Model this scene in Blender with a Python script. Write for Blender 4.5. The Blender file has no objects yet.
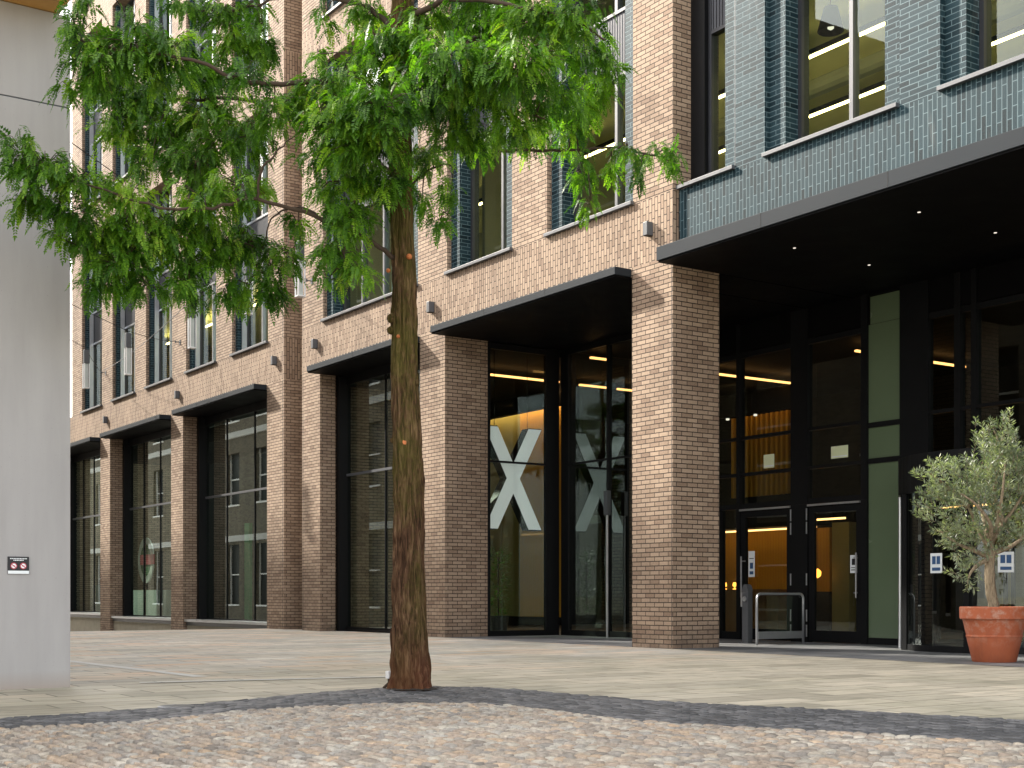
import bpy, math, random
from mathutils import Vector, Matrix
R = math.radians
from mathutils import noise as mn_
rnd = random.Random(7)
sc = bpy.context.scene
COL = sc.collection

# ------------------------------------------------------------------ camera frame (x along facade, y into building)
EYE = Vector((16.483, -14.280, 0.87)); FPX = 1344.0; YAW = R(34.072); HY = 595.0
SA, CA = math.sin(YAW), math.cos(YAW)
def at(px, py, Z):
    """a point of the place seen in direction (px, py) at real distance Z"""
    X = (px-512)/FPX*Z
    return Vector((EYE.x+X*SA-Z*CA, EYE.y+X*CA+Z*SA, EYE.z+(HY-py)/FPX*Z))

# ------------------------------------------------------------------ node helpers
def new_mat(name):
    m = bpy.data.materials.new(name); m.use_nodes = True
    nt = m.node_tree; nt.nodes.clear()
    out = nt.nodes.new('ShaderNodeOutputMaterial')
    return m, nt, out
def N(nt, typ, **kw):
    n = nt.nodes.new(typ)
    ins = kw.pop('ins', {})
    for k, v in kw.items(): setattr(n, k, v)
    for k, v in ins.items():
        if isinstance(v, bpy.types.NodeSocket): nt.links.new(v, n.inputs[k])
        else: n.inputs[k].default_value = v
    return n
def rgb(c): return (c[0], c[1], c[2], 1)
def math_(nt, op, a, b=None, c=None, clamp=False):
    n = N(nt, 'ShaderNodeMath', operation=op, use_clamp=clamp)
    for i, v in enumerate((a, b, c)):
        if v is None: continue
        if isinstance(v, bpy.types.NodeSocket): nt.links.new(v, n.inputs[i])
        else: n.inputs[i].default_value = v
    return n.outputs[0]
def mix(nt, f, a, b, typ='MIX'):
    n = N(nt, 'ShaderNodeMix', data_type='RGBA', blend_type=typ)
    for s, v in ((n.inputs[0], f), (n.inputs[6], a), (n.inputs[7], b)):
        if isinstance(v, bpy.types.NodeSocket): nt.links.new(v, s)
        else: s.default_value = v if not isinstance(v, tuple) else rgb(v)
    return n.outputs[2]
def ramp(nt, f, stops):
    n = N(nt, 'ShaderNodeValToRGB')
    cr = n.color_ramp
    while len(cr.elements) < len(stops): cr.elements.new(0.5)
    for e, (p, c) in zip(cr.elements, stops): e.position = p; e.color = rgb(c)
    nt.links.new(f, n.inputs[0]); return n.outputs[0]
def noise(nt, vec, scale, detail=4, rough=.55, dist=0):
    n = N(nt, 'ShaderNodeTexNoise', ins={'Scale': scale, 'Detail': detail, 'Roughness': rough, 'Distortion': dist})
    nt.links.new(vec, n.inputs['Vector']); return n.outputs['Fac']
def scalev(nt, vec, s):
    n = N(nt, 'ShaderNodeMapping'); n.inputs['Scale'].default_value = s
    nt.links.new(vec, n.inputs['Vector']); return n.outputs[0]
def objco(nt): return N(nt, 'ShaderNodeTexCoord').outputs['Object']
def princ(nt, out, **ins):
    p = N(nt, 'ShaderNodeBsdfPrincipled')
    for k, v in ins.items():
        k = k.replace('_', ' ')
        if isinstance(v, bpy.types.NodeSocket): nt.links.new(v, p.inputs[k])
        else: p.inputs[k].default_value = rgb(v) if isinstance(v, tuple) and len(v) == 3 else v
    nt.links.new(p.outputs[0], out.inputs[0]); return p
def bump(nt, h, strength=.4, dist=.01):
    return N(nt, 'ShaderNodeBump', ins={'Strength': strength, 'Distance': dist, 'Height': h}).outputs[0]

def simple(name, col, rough=.6, metal=0, var=.15, scale=6, bmp=0, spec=.5):
    m, nt, out = new_mat(name); co = objco(nt)
    f = noise(nt, co, scale, 5)
    c = mix(nt, f, tuple(x*(1-var) for x in col), tuple(min(1, x*(1+var)) for x in col))
    r = math_(nt, 'MULTIPLY_ADD', f, .2, rough-.1)
    kw = dict(Base_Color=c, Roughness=r, Metallic=metal, Specular_IOR_Level=spec)
    if bmp: kw['Normal'] = bump(nt, noise(nt, co, scale*8, 4), bmp, .01)
    princ(nt, out, **kw); return m
def emit(name, col, s):
    m, nt, out = new_mat(name)
    e = N(nt, 'ShaderNodeEmission', ins={'Color': rgb(col), 'Strength': s}); nt.links.new(e.outputs[0], out.inputs[0]); return m

def brick_mat(name, cA, cB, cDark, mortar, bw=.30, bh=.075, mort=.011, bands=(), rough=.85, spec=.3, stain=.25, coarse=None, joint=.7):
    """bricks laid in the wall's own plane (world-sized), upright soldier bond inside the given height bands"""
    m, nt, out = new_mat(name); co = objco(nt)
    sep = N(nt, 'ShaderNodeSeparateXYZ'); nt.links.new(co, sep.inputs[0])
    nor = N(nt, 'ShaderNodeSeparateXYZ'); nt.links.new(N(nt, 'ShaderNodeTexCoord').outputs['Normal'], nor.inputs[0])
    side = math_(nt, 'GREATER_THAN', math_(nt, 'ABSOLUTE', nor.outputs[0]), .5)
    h = N(nt, 'ShaderNodeMix', data_type='FLOAT'); nt.links.new(side, h.inputs[0]); nt.links.new(sep.outputs[0], h.inputs[2])
    nt.links.new(math_(nt, 'ADD', sep.outputs[1], .15), h.inputs[3]); h = h.outputs[0]
    z = sep.outputs[2]
    v1 = N(nt, 'ShaderNodeCombineXYZ'); nt.links.new(h, v1.inputs[0]); nt.links.new(z, v1.inputs[1])
    vec = v1.outputs[0]
    if bands:
        msk = None
        for (a, b) in bands:
            k = math_(nt, 'MULTIPLY', math_(nt, 'GREATER_THAN', z, a), math_(nt, 'LESS_THAN', z, b))
            msk = k if msk is None else math_(nt, 'MAXIMUM', msk, k)
        v2 = N(nt, 'ShaderNodeCombineXYZ'); nt.links.new(z, v2.inputs[0]); nt.links.new(h, v2.inputs[1])
        mv = N(nt, 'ShaderNodeMix', data_type='VECTOR'); nt.links.new(msk, mv.inputs[0])
        nt.links.new(vec, mv.inputs[4]); nt.links.new(v2.outputs[0], mv.inputs[5]); vec = mv.outputs[1]
    # hand-made unevenness of the joints
    wob = N(nt, 'ShaderNodeTexNoise', ins={'Scale': 3.0, 'Detail': 2}); nt.links.new(vec, wob.inputs['Vector'])
    wv = N(nt, 'ShaderNodeVectorMath', operation='MULTIPLY_ADD'); nt.links.new(wob.outputs['Color'], wv.inputs[0])
    wv.inputs[1].default_value = (.012, .006, 0); nt.links.new(vec, wv.inputs[2]); vec = wv.outputs[0]
    br = N(nt, 'ShaderNodeTexBrick', offset=.5, offset_frequency=2, squash=1, ins={'Color1': (0, 0, 0, 1), 'Color2': (1, 1, 1, 1), 'Mortar': (.5, .5, .5, 1),
           'Scale': 1, 'Mortar Size': mort/2, 'Mortar Smooth': .15, 'Bias': 0, 'Brick Width': bw, 'Row Height': bh})
    nt.links.new(vec, br.inputs['Vector'])
    tone = ramp(nt, br.outputs['Color'], [(0, cDark), (.18, cA), (.6, cB), (1, tuple(min(1, x*1.18) for x in cB))])
    fine = noise(nt, vec, 45, 4, .6)
    tone = mix(nt, .35, tone, ramp(nt, fine, [(.3, tuple(x*.55 for x in cA)), (.7, tuple(min(1, x*1.3) for x in cB))]))
    c = mix(nt, br.outputs['Fac'], tone, mortar)
    grime = math_(nt, 'MULTIPLY', math_(nt, 'MULTIPLY_ADD', z, -2.2, 1.1, clamp=True), ramp(nt, noise(nt, co, 4, 5, .7), [(.35, (0,)*3), (.7, (1,)*3)]))
    c = mix(nt, math_(nt, 'MULTIPLY', grime, .55), c, (.10, .085, .07))      # splash dirt above the paving
    salt = ramp(nt, noise(nt, scalev(nt, co, (1, 1, .25)), 2.3, 6, .7, .6), [(.60, (0,)*3), (.78, (1,)*3)])
    c = mix(nt, math_(nt, 'MULTIPLY', salt, .10), c, (.75, .70, .62))
    big = noise(nt, scalev(nt, co, (1, 1, .35)), .9, 5, .6)
    c = mix(nt, 1.0, c, ramp(nt, big, [(.3, (1-stain,)*3), (.65, (1, 1, 1))]), 'MULTIPLY')
    hgt = math_(nt, 'ADD', math_(nt, 'SUBTRACT', 1, br.outputs['Fac']), math_(nt, 'MULTIPLY', fine, .35))
    sp = math_(nt, 'MULTIPLY_ADD', fine, .25, rough-.12)
    princ(nt, out, Base_Color=c, Roughness=sp, Specular_IOR_Level=spec, Normal=bump(nt, hgt, .75, .012)); return m

def glass_mat(name, tint=(.84, .92, .87), boost=1.7, base=.07, wav=.0035):
    m, nt, out = new_mat(name); co = objco(nt)
    n = bump(nt, noise(nt, co, .55, 1), .25, wav)
    fr = N(nt, 'ShaderNodeFresnel', ins={'IOR': 1.5})
    f = math_(nt, 'MULTIPLY_ADD', fr.outputs[0], boost, base, clamp=True)
    geo = N(nt, 'ShaderNodeNewGeometry')      # the far side of each pane only lets light through
    f = math_(nt, 'MULTIPLY', f, math_(nt, 'SUBTRACT', 1, geo.outputs['Backfacing']))
    t = N(nt, 'ShaderNodeBsdfTransparent', ins={'Color': rgb(tint)})
    g = N(nt, 'ShaderNodeBsdfGlossy', ins={'Color': (.80, .90, .88, 1), 'Roughness': .0, 'Normal': n})
    mx = N(nt, 'ShaderNodeMixShader'); nt.links.new(f, mx.inputs[0]); nt.links.new(t.outputs[0], mx.inputs[1]); nt.links.new(g.outputs[0], mx.inputs[2])
    nt.links.new(mx.outputs[0], out.inputs[0]); return m

M = {}
M['brick'] = brick_mat('buff_brick', (.335, .235, .165), (.44, .325, .235), (.235, .155, .11), (.042, .032, .026),
                       bw=.2275, mort=.014,
                       bands=((6.35, 7.40), (13.62, 14.66), (20.82, 21.86)))
M['teal'] = brick_mat('teal_glazed_brick', (.007, .022, .030), (.021, .047, .059), (.003, .009, .013), (.125, .185, .205), mort=.013,
                      bands=((6.2, 7.40),), rough=.55, spec=.12, stain=.2)
M['oppbrick'] = brick_mat('yellow_stock_brick', (.15, .125, .09), (.21, .18, .13), (.09, .075, .06), (.15, .14, .13), bw=.225, stain=.35)
M['steel'] = simple('dark_grey_coated_steel', (.085, .095, .105), .38, .3, .12, 3)
M['canopyface'] = simple('canopy_grey_steel', (.022, .027, .033), .6, 0, .15, 2, spec=.1)
M['black'] = simple('black_coated_metal', (.0055, .006, .007), .5, .0, .2, 4, spec=.2)
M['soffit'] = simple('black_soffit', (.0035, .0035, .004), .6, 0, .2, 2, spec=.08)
M['silver'] = simple('brushed_aluminium', (.55, .57, .6), .32, .8, .1, 10)
M['sill'] = simple('grey_metal_sill', (.10, .105, .115), .45, .1, .12, 5)
M['frame'] = simple('grey_bronze_window_frame', (.045, .047, .055), .4, .3, .15, 5)
M['plinth'] = simple('pale_stone_plinth', (.40, .38, .31), .85, 0, .25, 5, .3)
M['glass'] = glass_mat('window_glass')
M['glassup'] = glass_mat('upper_window_glass', (.84, .90, .84), 1.2, .02)
M['glassdark'] = glass_mat('entrance_glass', (.86, .89, .86), 1.3, .03)
M['ceil'] = simple('office_ceiling', (.70, .67, .36), .9, 0, .25, .8)
M['inwall'] = simple('office_inner_wall', (.30, .31, .25), .9, 0, .3, .7)
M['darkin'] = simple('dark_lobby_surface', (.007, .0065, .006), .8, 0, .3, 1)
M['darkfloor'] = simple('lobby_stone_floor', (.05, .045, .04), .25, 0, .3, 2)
M['olive'] = simple('olive_plaster', (.30, .28, .10), .8, 0, .2, .8)
M['green_panel'] = simple('green_back_painted_glass', (.115, .16, .095), .25, 0, .12, .7)
M['curtain'] = simple('pale_blind_cloth', (.50, .54, .52), .9, 0, .25, 3)
M['terracotta'] = None
M['cloth'] = simple('charcoal', (.03, .03, .03), .8)
M['white'] = simple('white_paint', (.8, .8, .8), .5, 0, .05)
M['paper'] = simple('white_notice_paper', (.78, .82, .84), .6, 0, .04)
M['yellowpaper'] = simple('pale_green_notice', (.72, .78, .52), .6, 0, .05)
M['bluepr'] = simple('blue_print', (.03, .09, .22), .6)
M['blackpr'] = simple('black_print', (.012, .012, .014), .6)
M['redpr'] = simple('red_print', (.45, .03, .06), .6)
M['greenpr'] = simple('green_paint', (.02, .16, .06), .6)
M['yellow'] = simple('yellow_paint', (.6, .55, .05), .6)
M['led'] = emit('warm_led', (1, .47, .15), 1.3)
M['ledsoft'] = emit('warm_downlight_strip', (1, .52, .18), 1.5)
M['wash'] = emit('added_warm_wash', (1, .62, .28), 7.0)  # for the strip added to brighten the lobby's olive and timber walls
M['washw'] = emit('added_cool_wash', (.9, 1, .9), 22.0)  # for the strip added to brighten the left wing room
M['ledy'] = emit('office_linear_light', (1, .80, .34), 8.0)
M['spot'] = emit('small_spot_light', (1, .9, .75), .45)
M['flame'] = emit('amber_lamp', (1, .36, .05), 1.6)
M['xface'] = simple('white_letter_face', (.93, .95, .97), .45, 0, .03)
M['xface'].node_tree.nodes['Principled BSDF'].inputs['Emission Color'].default_value = (.9, .97, 1, 1); M['xface'].node_tree.nodes['Principled BSDF'].inputs['Emission Strength'].default_value = .10  # faint glow added to the face so the letter looks brighter
M['glassmir'] = glass_mat('reflective_lobby_glass', (.86, .89, .86), 2.1, .11)

# ribbed spandrel
m, nt, out = new_mat('ribbed_grey_panel'); co = objco(nt)
w = N(nt, 'ShaderNodeTexWave', wave_type='BANDS', bands_direction='X', ins={'Scale': 4.5, 'Distortion': 0}); nt.links.new(co, w.inputs[0])
princ(nt, out, Base_Color=mix(nt, noise(nt, co, 3), (.05, .052, .06), (.075, .078, .088)), Roughness=.42, Metallic=.4, Normal=bump(nt, w.outputs['Fac'], .8, .03)); M['ribbed'] = m

# timber slats (vertical boards)
def timber(name, c1, c2, vertical=True, sc_=3.5):
    m, nt, out = new_mat(name); co = objco(nt)
    g = noise(nt, scalev(nt, co, (12, 12, .8) if vertical else (12, .8, 12)), 1.5, 5, .6, .3)
    w = N(nt, 'ShaderNodeTexWave', wave_type='BANDS', bands_direction='X' if vertical else 'X', wave_profile='SAW', ins={'Scale': sc_, 'Distortion': 0}); nt.links.new(co, w.inputs[0])
    gr = ramp(nt, w.outputs['Fac'], [(0, (.25,)*3), (.06, (1,)*3), (1, (.9,)*3)])
    c = mix(nt, 1.0, mix(nt, g, c1, c2), gr, 'MULTIPLY')
    princ(nt, out, Base_Color=c, Roughness=.55, Normal=bump(nt, g, .2, .005)); return m
M['timber'] = timber('orange_timber_panel', (.54, .27, .015), (.70, .40, .03))
M['timber_dark'] = timber('brown_timber_slats', (.20, .10, .04), (.34, .18, .07), sc_=2.2)
M['timber_soffit'] = timber('golden_timber_soffit', (.55, .27, .07), (.70, .38, .11), sc_=1.2)

# ---- ground materials
def paving(name, cols, bw, bh, mort, mortar, along_y=True, zone=None, rough=.75, bstr=.35, dx=.02):
    m, nt, out = new_mat(name); co = objco(nt)
    sep = N(nt, 'ShaderNodeSeparateXYZ'); nt.links.new(co, sep.inputs[0])
    v = N(nt, 'ShaderNodeCombineXYZ')
    nt.links.new(sep.outputs[1 if along_y else 0], v.inputs[0]); nt.links.new(sep.outputs[0 if along_y else 1], v.inputs[1])
    wob = N(nt, 'ShaderNodeTexNoise', ins={'Scale': 1.3, 'Detail': 3}); nt.links.new(v.outputs[0], wob.inputs['Vector'])
    wv = N(nt, 'ShaderNodeVectorMath', operation='MULTIPLY_ADD'); nt.links.new(wob.outputs['Color'], wv.inputs[0])
    wv.inputs[1].default_value = (dx, dx, 0); nt.links.new(v.outputs[0], wv.inputs[2])
    br = N(nt, 'ShaderNodeTexBrick', offset=.37, offset_frequency=2, ins={'Color1': (0, 0, 0, 1), 'Color2': (1, 1, 1, 1), 'Mortar': (.5,)*3+(1,),
           'Scale': 1, 'Mortar Size': mort, 'Mortar Smooth': .3, 'Bias': 0, 'Brick Width': bw, 'Row Height': bh})
    nt.links.new(wv.outputs[0], br.inputs['Vector'])
    if zone:
        z = zone(nt, sep, co)
        ta = ramp(nt, br.outputs['Color'], cols[0]); tb = ramp(nt, br.outputs['Color'], cols[1])
        tone = mix(nt, z, ta, tb)
    else: tone = ramp(nt, br.outputs['Color'], cols)
    f1 = noise(nt, scalev(nt, co, (2.2, .8, 1)), 3, 6, .65, .4); f2 = noise(nt, co, 60, 3)
    tone = mix(nt, 1.0, tone, ramp(nt, f1, [(.25, (.62, .62, .60)), (.5, (.95, .95, .95)), (.75, (1.15, 1.13, 1.1))]), 'MULTIPLY')
    big = noise(nt, co, .45, 5, .6, .5)
    tone = mix(nt, 1.0, tone, ramp(nt, big, [(.3, (.72, .74, .70)), (.55, (1, 1, 1)), (.8, (1.1, 1.1, 1.1))]), 'MULTIPLY')
    # worn, lighter and darker patches
    c = mix(nt, math_(nt, 'MULTIPLY', br.outputs['Fac'], .8), tone, mortar)
    hgt = math_(nt, 'ADD', math_(nt, 'MULTIPLY', math_(nt, 'SUBTRACT', 1, br.outputs['Fac']), 1.0), math_(nt, 'MULTIPLY', f1, 1.2))
    hgt = math_(nt, 'ADD', hgt, math_(nt, 'MULTIPLY', f2, .25))
    princ(nt, out, Base_Color=c, Roughness=math_(nt, 'MULTIPLY_ADD', f1, .25, rough-.12), Specular_IOR_Level=.45, Normal=bump(nt, hgt, bstr, .012)); return m
def zone_far(nt, sep, co):
    # pink and grey stones beyond the kerb line, yellow-green stones on this side
    t = math_(nt, 'MULTIPLY_ADD', sep.outputs[0], -.28, .95)           # 0 near, 1 for x < 0
    t = math_(nt, 'ADD', t, math_(nt, 'MULTIPLY', sep.outputs[1], -.03))
    n = noise(nt, co, .5, 4)
    return math_(nt, 'MULTIPLY_ADD', math_(nt, 'SUBTRACT', n, .5), 1.6, t, clamp=True)
YG = [(0, (.33, .30, .235)), (.35, (.43, .395, .315)), (.7, (.51, .46, .365)), (1, (.46, .42, .33))]
PK = [(0, (.42, .41, .37)), (.3, (.58, .52, .43)), (.55, (.46, .45, .42)), (.8, (.60, .46, .34)), (1, (.62, .60, .53))]
M['flags'] = paving('york_stone_flags', (YG, PK), .85, .40, .013, (.10, .095, .07), zone=zone_far)
M['apron'] = paving('grey_granite_apron', [(0, (.12, .125, .135)), (.5, (.17, .175, .185)), (1, (.23, .23, .235))], .9, .45, .006, (.10, .10, .10), bstr=.1, dx=.004, rough=.6)
M['lightline'] = simple('pale_granite_kerb', (.52, .52, .50), .7, 0, .2, 3, .2)

def sett_mat(name, stops, rough=.6):
    m, nt, out = new_mat(name); co = objco(nt)
    geo = N(nt, 'ShaderNodeNewGeometry')
    tone = ramp(nt, geo.outputs['Random Per Island'], stops)
    f = noise(nt, co, 30, 5, .65); f2 = noise(nt, co, .8, 4)
    tone = mix(nt, 1.0, tone, ramp(nt, f, [(.3, (.6,)*3), (.7, (1.2,)*3)]), 'MULTIPLY')
    tone = mix(nt, 1.0, tone, ramp(nt, f2, [(.3, (.78,)*3), (.7, (1.12,)*3)]), 'MULTIPLY')
    princ(nt, out, Base_Color=tone, Roughness=rough, Specular_IOR_Level=.45, Normal=bump(nt, f, .4, .006)); return m
M['setts'] = sett_mat('mixed_granite_setts', [(0, (.20, .18, .155)), (.15, (.38, .30, .23)), (.3, (.28, .26, .23)), (.45, (.45, .335, .23)), (.6, (.34, .32, .285)),
                      (.72, (.44, .405, .34)), (.85, (.39, .335, .265)), (1, (.24, .22, .20))])
M['darksetts'] = sett_mat('dark_granite_setts', [(0, (.055, .057, .062)), (.5, (.09, .092, .098)), (1, (.15, .15, .155))], .6)
M['joint'] = simple('sandy_joint_bed', (.075, .065, .05), .95, 0, .3, 12)
M['jointdark'] = simple('dark_joint_bed', (.045, .045, .045), .95, 0, .3, 12)

# render wall
m, nt, out = new_mat('grey_render'); co = objco(nt)
f = noise(nt, co, .7, 6, .6, .3); f2 = noise(nt, scalev(nt, co, (3, 3, .5)), 1.5, 5)
c = mix(nt, f, (.345, .335, .335), (.405, .395, .39)); c = mix(nt, 1.0, c, ramp(nt, f2, [(.3, (.90,)*3), (.6, (1, 1, 1))]), 'MULTIPLY')
sp = N(nt, 'ShaderNodeSeparateXYZ'); nt.links.new(co, sp.inputs[0])
stre = noise(nt, scalev(nt, co, (1, 3.1, .22)), 1.1, 6, .65)
c = mix(nt, 1.0, c, ramp(nt, stre, [(.30, (.93, .925, .92)), (.6, (1, 1, 1))]), 'MULTIPLY')
pits = ramp(nt, noise(nt, co, 55, 2, .5), [(.70, (0,)*3), (.74, (1,)*3)]); c = mix(nt, math_(nt, 'MULTIPLY', pits, .35), c, (.16, .15, .15))
dirt = math_(nt, 'MULTIPLY_ADD', sp.outputs[2], -6, 1.0, clamp=True)
c = mix(nt, math_(nt, 'MULTIPLY', dirt, .6), c, (.30, .24, .19))
princ(nt, out, Base_Color=c, Roughness=.8, Normal=bump(nt, noise(nt, co, 40, 3), .08, .004)); M['render'] = m

# bark
m, nt, out = new_mat('fibrous_bark'); co = objco(nt)
f = noise(nt, scalev(nt, co, (9, 9, 1.1)), 4, 7, .65, .8); g = noise(nt, scalev(nt, co, (1, 1, .5)), 2.2, 4)
g2 = noise(nt, co, 28, 4, .7)
c = ramp(nt, f, [(.34, (.012, .007, .005)), (.5, (.085, .045, .025)), (.66, (.19, .115, .066))])
sp = N(nt, 'ShaderNodeSeparateXYZ'); nt.links.new(co, sp.inputs[0])
red = math_(nt, 'MULTIPLY_ADD', sp.outputs[2], -1.6, .8, clamp=True)
c = mix(nt, math_(nt, 'MULTIPLY', red, .55), c, (.17, .055, .03))
mossm = math_(nt, 'MULTIPLY', ramp(nt, math_(nt, 'ADD', math_(nt, 'MULTIPLY', g, .7), math_(nt, 'MULTIPLY', g2, .3)), [(.43, (0,)*3), (.58, (1,)*3)]), .6)
mossm = math_(nt, 'MULTIPLY', mossm, math_(nt, 'MULTIPLY_ADD', sp.outputs[2], .7, .15, clamp=True))
c = mix(nt, mossm, c, mix(nt, f, (.022, .026, .006), (.13, .13, .022)))
princ(nt, out, Base_Color=c, Roughness=.95, Specular_IOR_Level=.1, Normal=bump(nt, f, 1.0, .03)); M['bark'] = m
M['twig'] = simple('brown_twig', (.05, .032, .02), .9, 0, .3, 10)
M['scar'] = simple('orange_pruning_scar', (.50, .16, .05), .8, 0, .3, 30)
m, nt, out = new_mat('olive_bark'); co = objco(nt)
f = noise(nt, scalev(nt, co, (4, 4, 1.2)), 9, 6, .65)
princ(nt, out, Base_Color=ramp(nt, f, [(.3, (.14, .10, .06)), (.7, (.40, .32, .22))]), Roughness=.9, Normal=bump(nt, f, .9, .02)); M['olivebark'] = m

def leaf_mat(name, stops, trans=.5, rough=.45):
    m, nt, out = new_mat(name)
    geo = N(nt, 'ShaderNodeNewGeometry'); at_ = N(nt, 'ShaderNodeAttribute', attribute_name='tone')
    f = math_(nt, 'ADD', math_(nt, 'MULTIPLY', at_.outputs['Fac'], .75), math_(nt, 'MULTIPLY', geo.outputs['Random Per Island'], .25))
    c = ramp(nt, f, stops)
    p = N(nt, 'ShaderNodeBsdfPrincipled', ins={'Roughness': rough, 'Specular IOR Level': .4}); nt.links.new(c, p.inputs['Base Color'])
    t = N(nt, 'ShaderNodeBsdfTranslucent'); nt.links.new(mix(nt, 1.0, c, (1.5, 1.7, .6), 'MULTIPLY'), t.inputs[0])
    mx = N(nt, 'ShaderNodeMixShader', ins={0: trans}); nt.links.new(p.outputs[0], mx.inputs[1]); nt.links.new(t.outputs[0], mx.inputs[2])
    nt.links.new(mx.outputs[0], out.inputs[0]); return m
M['leaf'] = leaf_mat('feathery_green_leaf', [(0, (.010, .036, .005)), (.3, (.036, .11, .008)), (.6, (.10, .225, .016)), (.88, (.24, .40, .03)), (1, (.25, .22, .06))], .45)
M['oleaf'] = leaf_mat('olive_leaf', [(0, (.05, .075, .05)), (.4, (.16, .195, .135)), (.72, (.30, .34, .23)), (1, (.58, .60, .46))], .3, .4)

m, nt, out = new_mat('terracotta'); co = objco(nt)
f = noise(nt, co, 5, 6, .65, .5); sp = N(nt, 'ShaderNodeSeparateXYZ'); nt.links.new(co, sp.inputs[0])
c = mix(nt, f, (.34, .080, .033), (.45, .13, .055))
lime = math_(nt, 'MULTIPLY', math_(nt, 'MULTIPLY_ADD', sp.outputs[2], 2.2, -.35, clamp=True), ramp(nt, noise(nt, co, 11, 6, .7), [(.48, (0,)*3), (.62, (1,)*3)]))
c = mix(nt, math_(nt, 'MULTIPLY', lime, .55), c, (.46, .33, .26))
c = mix(nt, math_(nt, 'MULTIPLY', ramp(nt, noise(nt, scalev(nt, co, (3, 3, .6)), 4, 5, .7), [(.5, (0,)*3), (.7, (1,)*3)]), .35), c, (.20, .07, .04))
princ(nt, out, Base_Color=c, Roughness=.75, Normal=bump(nt, f, .2, .01)); M['terracotta'] = m
M['soil'] = simple('dark_soil', (.03, .022, .015), .95, 0, .3, 20, .6)

# ------------------------------------------------------------------ mesh builder
class MB:
    def __init__(s): s.v = []; s.f = []; s.m = []; s.tone = []; s.cut = []
    def add(s, vs, fs, mi=0):
        s.cut.append((len(s.v), len(s.f)))
        o = len(s.v); s.v += [tuple(p) for p in vs]; s.f += [tuple(i+o for i in f) for f in fs]; s.m += [mi]*len(fs)
    def box(s, x0, x1, y0, y1, z0, z1, mi=0):
        if x0 > x1: x0, x1 = x1, x0
        if y0 > y1: y0, y1 = y1, y0
        s.add([(x0,y0,z0),(x1,y0,z0),(x1,y1,z0),(x0,y1,z0),(x0,y0,z1),(x1,y0,z1),(x1,y1,z1),(x0,y1,z1)],
              [(0,3,2,1),(4,5,6,7),(0,1,5,4),(1,2,6,5),(2,3,7,6),(3,0,4,7)], mi); return s
    def tube(s, pts, rad, n=8, mi=0, cap=True, ridges=None):
        pts = [Vector(p) for p in pts]
        if not hasattr(rad, '__len__'): rad = [rad]*len(pts)
        rings = []; prev = None
        for i, p in enumerate(pts):
            d = (pts[min(i+1, len(pts)-1)]-pts[max(i-1, 0)]).normalized()
            if prev is None:
                a = Vector((1,0,0)) if abs(d.x) < .9 else Vector((0,1,0))
                a = (a-d*a.dot(d)).normalized()
            else:
                a = (prev-d*prev.dot(d)).normalized()
            prev = a; b = d.cross(a)
            ring = []
            for k in range(n):
                t = 2*math.pi*k/n; r = rad[i]*(ridges(i, k, n) if ridges else 1)
                ring.append(p+a*math.cos(t)*r+b*math.sin(t)*r)
            rings.append(ring)
        vs = [q for r in rings for q in r]; fs = []
        for i in range(len(pts)-1):
            for k in range(n):
                k2 = (k+1) % n; fs.append((i*n+k, i*n+k2, (i+1)*n+k2, (i+1)*n+k))
        if cap: fs.append(tuple(range(n))[::-1]); fs.append(tuple((len(pts)-1)*n+k for k in range(n)))
        s.add(vs, fs, mi); return s
    def lathe(s, cx, cy, prof, n=32, mi=0):
        vs = []; fs = []
        for (r, z) in prof:
            for k in range(n):
                t = 2*math.pi*k/n; vs.append((cx+r*math.cos(t), cy+r*math.sin(t), z))
        for i in range(len(prof)-1):
            for k in range(n):
                k2 = (k+1) % n; fs.append((i*n+k, i*n+k2, (i+1)*n+k2, (i+1)*n+k))
        s.add(vs, fs, mi); return s
    def prism(s, poly, fn, mi=0, side_mi=None):
        """poly = list of 2D; fn(a,b,k) -> 3D for k=0 front / 1 back"""
        n = len(poly); vs = [fn(a,b,0) for a,b in poly]+[fn(a,b,1) for a,b in poly]
        s.add(vs, [tuple(range(n))], mi); o = len(s.v)-2*n
        s.f.append(tuple(o+n+i for i in range(n))[::-1]); s.m.append(mi if side_mi is None else side_mi)
        for i in range(n):
            j = (i+1) % n; s.f.append((o+i, o+n+i, o+n+j, o+j)); s.m.append(mi if side_mi is None else side_mi)
        return s
    def build(s, name, mats, parent=None, loc=None, smooth=False, bevel=0):
        me = bpy.data.meshes.new(name); me.from_pydata(s.v, [], s.f)
        if not isinstance(mats, (list, tuple)): mats = [mats]
        for m_ in mats: me.materials.append(m_)
        if len(mats) > 1: me.polygons.foreach_set('material_index', s.m)
        if smooth: me.polygons.foreach_set('use_smooth', [True]*len(me.polygons))
        if s.tone:
            a = me.attributes.new('tone', 'FLOAT', 'FACE'); a.data.foreach_set('value', s.tone)
        me.update()
        o = bpy.data.objects.new(name, me); COL.objects.link(o)
        if parent is not None: o.parent = parent
        if loc: o.location = loc
        if bevel:
            b = o.modifiers.new('bevel', 'BEVEL'); b.width = bevel; b.segments = 2; b.limit_method = 'ANGLE'
        return o
def each(mb, name, mats, parent=None, **kw):
    out = []; cuts = mb.cut+[(len(mb.v), len(mb.f))]
    for (v0, f0), (v1, f1) in zip(cuts[:-1], cuts[1:]):
        q = MB(); q.add(mb.v[v0:v1], [tuple(i-v0 for i in f) for f in mb.f[f0:f1]]); out.append(q.build(name, mats, parent, **kw))
    return out
def tag(o, label=None, cat=None, group=None, kind=None):
    for k, v in (('label', label), ('category', cat), ('group', group), ('kind', kind)):
        if v: o[k] = v
    return o
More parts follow.
